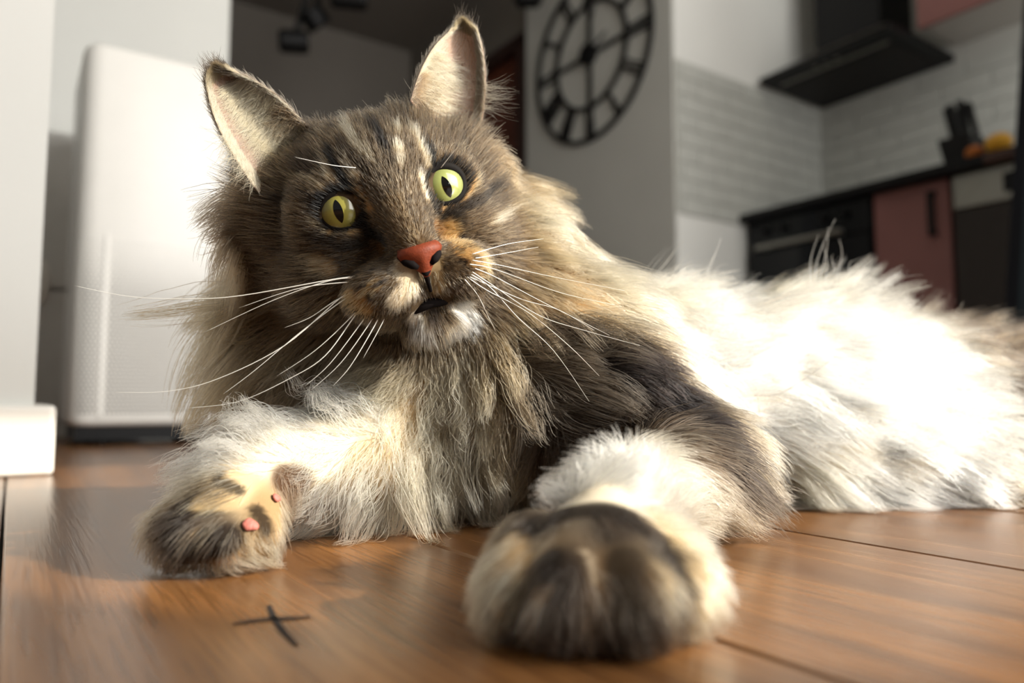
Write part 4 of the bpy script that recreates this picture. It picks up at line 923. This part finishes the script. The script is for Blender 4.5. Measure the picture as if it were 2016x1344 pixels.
for s in (-1, 1):
    cw = h2w(EYES[s] + np.array([0, .0015, 0])); gz = CAM - cw + np.array([-.05 if s < 0 else .11, 0, .015]); gz /= np.linalg.norm(gz)
    fy = -gz; fx = HX - fy * (HX @ fy); fx /= np.linalg.norm(fx); fz = np.cross(fx, fy)
    M3 = Matrix(((fx[0], fy[0], fz[0]), (fx[1], fy[1], fz[1]), (fx[2], fy[2], fz[2])))
    b = MB(); b.ellipsoid((0, 0, 0), (ER, ER, ER), 40, 28)
    im = iris_mat('iris_shaded', (.27, .24, .045), (.25, .23, .045), (.14, .12, .025)) if s < 0 else iris_mat('iris_sunlit', (.36, .38, .11), (.33, .37, .11), (.21, .23, .07))  # one iris in two tones, shade and sunlight put into the colour
    me_ = b.mesh('eye', smooth=True); me_.materials.append(im); eo = bpy.data.objects.new('eye', me_); COL.objects.link(eo); eo.parent = cat_root
    eo.matrix_local = Matrix.Translation(Vector(cw - CB)) @ M3.to_4x4(); eo['label'] = 'olive green eye, shade put into its colour, on the shaded side of the face' if s < 0 else 'pale green eye, sunlight put into its colour, on the sunlit side of the face'
    b = MB(); hw, hh, tl_ = (.0021, .0056, math.radians(0)) if s < 0 else (.0021, .0055, math.radians(9)); n = 14
    rows = []
    for j in range(n + 1):
        z = -hh + 2*hh*j/n; w = hw * (1 - (z/hh)**2) ** .8
        for x in (-w, -w*.4, w*.4, w):
            X = x*math.cos(tl_) - z*math.sin(tl_); Z = x*math.sin(tl_) + z*math.cos(tl_); rows.append((X, -math.sqrt((ER*1.004)**2 - X*X - Z*Z), Z))
    b.add(rows, [(j*4+i, j*4+i+1, (j+1)*4+i+1, (j+1)*4+i) for j in range(n) for i in range(3)])
    me_ = b.mesh('pupil', smooth=True); me_.materials.append(m_pupil); po = bpy.data.objects.new('pupil', me_); COL.objects.link(po); po.parent = eo
    # dark rim of the lids: almond ring in the head frame, drawn out to the inner corner
    b = MB(); S_ = []; c0_ = EYES[s] + np.array([0, .0015, 0]); inn = -s
    for k in range(48):
        a = 2*math.pi*k/48; ca, sa = math.cos(a), math.sin(a); inner = max(0, ca * inn) ** 3
        x = .0104 * ca * (1 + .42*inner); z = .0090 * sa * (1 - .15*inner) - .0030*inner; z = z*(1.0 if z > 0 else .97)
        yy = -math.sqrt(max((ER*1.0)**2 - min(x*x + z*z, .000112), 1e-8)) + (.0008 if ca*s > 0 else -.0022) * abs(ca) ** 2 - .0008*max(0, sa)
        rr_ = .0011 + .0008*inner + .0005*max(0, sa) + (.0006*max(0, ca*s) if s > 0 else 0)
        rd = np.array([ca, 0, sa]); S_.append([h2w(c0_ + np.array([x, yy, z]) + rr_*(math.cos(g)*rd*1.25 + math.sin(g)*np.array([0, .75, 0]))) for g in np.linspace(0, 2*math.pi, 9)[:-1]])
    b.loop(S_); lo_ = b.build('eyelid', m_lid, cat_root, smooth=True); 
# ---------------- nose, nostrils, mouth
m_nose = mat('nose_leather', lin(138, 74, 48), .55, spec=.25, var=.18, scale=700, bump=.12, bscale=1500)
b = MB(); rows = []; n = 15; K = 13
for j in range(n):
    t = j/(n-1); z = .0034 - t*.0142
    w = np.interp(t, [0, .08, .22, .4, .6, .8, 1], [.0064, .0086, .0096, .0074, .0038, .0018, .0006])
    for i in range(K):
        q = -1 + 2*i/(K-1); x = w*q
        y = -.0238 - .0016*(1-q*q)*math.sin(math.pi*min(1, t*1.1+.15)) + .0035*abs(q)**2.5*(1-t) + .004*max(0, -t+.15)/.15 + .0030*t*t + (.0012*abs(math.sin(q*math.pi))*(.5 if .25 < t < .6 else 0))
        rows.append(h2w((x, y, NOSE[2] + z)))
b.add(rows, [(j*K+i, j*K+i+1, (j+1)*K+i+1, (j+1)*K+i) for j in range(n-1) for i in range(K-1)])
no = b.build('nose', m_nose, cat_root, smooth=True)
sd = no.modifiers.new('thick', 'SOLIDIFY'); sd.thickness = .0035; sd.offset = 0
m_dark = mat('dark_moist_skin', (.006, .004, .004), .8, spec=.1)
for s in (-1, 1):
    b = MB(); b.tube([h2w((s*.0030, -.0235, NOSE[2]-.0062)), h2w((s*.0052, -.0238, NOSE[2]-.0044)), h2w((s*.0076, -.0225, NOSE[2]-.0026)), h2w((s*.0100, -.0196, NOSE[2]+.0006))], [.0012, .0022, .0019, .0007], 10)
    b.build('nostril', m_dark, no, smooth=True, base=CB)
b = MB(); b.tube([h2w((0, -.0225, NOSE[2]-.0086)), h2w((0, -.0205, NOSE[2]-.0112)), h2w((0.0005, -.0182, NOSE[2]-.0185))], [.0024, .0013, .0008], 8); b.build('philtrum', m_dark, no, smooth=True, base=CB)
b = MB(); lp = []
for q in np.linspace(-1, 1, 17): lp.append(h2w((q*.0170, -.0125 + .012*q*q, -.0522 - .0035*abs(q)**1.2)))
b.tube(lp, [.0006 + .0019*(1-q*q) for q in np.linspace(-1, 1, 17)], 10); b.build('mouth', m_dark, cat_root, smooth=True)
# small bare pads on the turned paw
m_pad = mat('pink_paw_pad', lin(196, 128, 116), .6, bump=.3, bscale=900)
for x, y, r, mm in ((492, 1036, .0025, m_pad), (541, 983, .0018, m_pad)):
    p, nn = hit(x, y); t1 = np.cross(nn, np.array([0, 0, 1.0])); t1 /= np.linalg.norm(t1); t2 = np.cross(nn, t1); b = MB()
    b.ellipsoid((0, 0, 0), (r * 1.5, r, r * .55), 18, 10)
    b.xf = lambda a, q, w, p=p, t1=t1, t2=t2, nn=nn: p + nn * (.0012 + w) + t1 * (a * .8 + q * .5) + t2 * (q * .9 - a * .4) * (1 + .2 * math.sin(a * 900))
    b.build('paw_pad', mm, cat_root, smooth=True)

# ---------------- whiskers: each its own tapering strand
m_wh = mat('whisker_white', (.92, .90, .84), .3)
def whisker(pts, d0, d1, r=.00030):
    n = len(pts); P3 = [at(x, y, d0 + (d1-d0)*(i/(n-1))) for i, (x, y) in enumerate(pts)]
    # smooth through the points
    out = []
    for i in range(n-1):
        p0, p1, p2, p3 = P3[max(i-1,0)], P3[i], P3[i+1], P3[min(i+2,n-1)]
        for t in np.linspace(0, 1, 7)[:-1 if i < n-2 else None]:
            out.append(.5*((2*p1) + (-p0+p2)*t + (2*p0-5*p1+4*p2-p3)*t*t + (-p0+3*p1-3*p2+p3)*t**3))
    b = MB(); b.tube(out, [r*(1-.82*k/(len(out)-1)) for k in range(len(out))], 5); b.build('whisker', m_wh, cat_root, smooth=True)
for pts in ([(735,540),(655,550),(480,581),(380,588),(260,584),(145,562)], [(725,548),(655,551),(540,590),(400,655)], [(722,562),(672,585),(560,680),(430,745),(330,770),(225,772)], [(725,570),(680,588),(590,655),(500,730),(440,775)],
            [(742,575),(700,620),(640,700),(570,745),(470,790),(370,803)], [(750,580),(715,630),(650,715),(600,760)], [(760,583),(725,640),(670,715),(612,768)], [(765,586),(735,645),(690,720),(655,760)], [(735,572),(690,625),(620,690),(545,740)],
            [(715,566),(660,592),(610,625),(560,645)], [(775,592),(745,650),(715,705)], [(742,552),(600,565),(470,606)]):
    whisker(pts, .335, .335 + .0, .00032)
for pts in ([(930,512),(985,522),(1090,545),(1230,572)], [(925,520),(975,530),(1100,575),(1210,600)], [(935,528),(975,545),(1060,590),(1130,625),(1200,660)], [(930,535),(968,560),(1060,620),(1150,650),(1260,680)], [(928,540),(965,565),(1020,625),(1090,690),(1160,790)],
            [(920,545),(960,572),(1040,615),(1120,680),(1180,740)], [(925,545),(960,560),(1030,590),(1100,610),(1170,650)], [(915,550),(940,580),(960,620),(975,650)], [(930,500),(1000,480),(1070,470)], [(936,508),(985,500),(1060,486)]):
    whisker(pts, .335, .36, .00024)
for pts in ([(700,330),(660,326),(620,318),(580,309)], [(868,330),(900,290),(930,262)]): whisker(pts, .335, .32, .0002)

# loose single hairs standing off the flank
m_dh = mat('loose_dark_hair', lin(120, 96, 70), .5)
def stray(pts, Y0, Y1, r, m):
    P3 = [at(x, y, Y0 + (Y1 - Y0) * i / (len(pts) - 1)) for i, (x, y) in enumerate(pts)]; n = len(P3); out = []
    for i in range(n-1):
        p0, p1, p2, p3 = P3[max(i-1,0)], P3[i], P3[i+1], P3[min(i+2,n-1)]
        for t in np.linspace(0, 1, 7)[:-1 if i < n-2 else None]:
            out.append(.5*((2*p1) + (-p0+p2)*t + (2*p0-5*p1+4*p2-p3)*t*t + (-p0+3*p1-3*p2+p3)*t**3))
    b = MB(); b.tube(out, [r*(1-.75*k/(len(out)-1)) for k in range(len(out))], 5); b.build('loose_hair', m, cat_root, smooth=True)
stray([(1400,742),(1450,735),(1484,757),(1494,805),(1486,835)], .462, .455, .00022, m_dh)
stray([(1485,778),(1530,776),(1580,748),(1645,702)], .458, .462, .00026, m_dh)
for k, (x0, x1, y1, bend) in enumerate(((1596,1612,462,-6), (1606,1644,432,-10), (1612,1630,448,4), (1624,1618,480,6), (1644,1652,470,8), (1650,1640,500,-6), (1690,1705,520,6), (1672,1700,505,-8))):
    stray([(x0,560),(x0*.7+x1*.3+bend,520),(x0*.3+x1*.7+bend,(520+y1)/2),(x1,y1)], .56 + .004*k, .552 + .004*k, .00024, m_wh)
for x0, x1, y1 in ((1385,1420,470), (1390,1408,500), (1400,1432,520)): stray([(x0,575),((x0+x1)/2-6,530),(x1,y1)], .54, .535, .00028, m_wh)
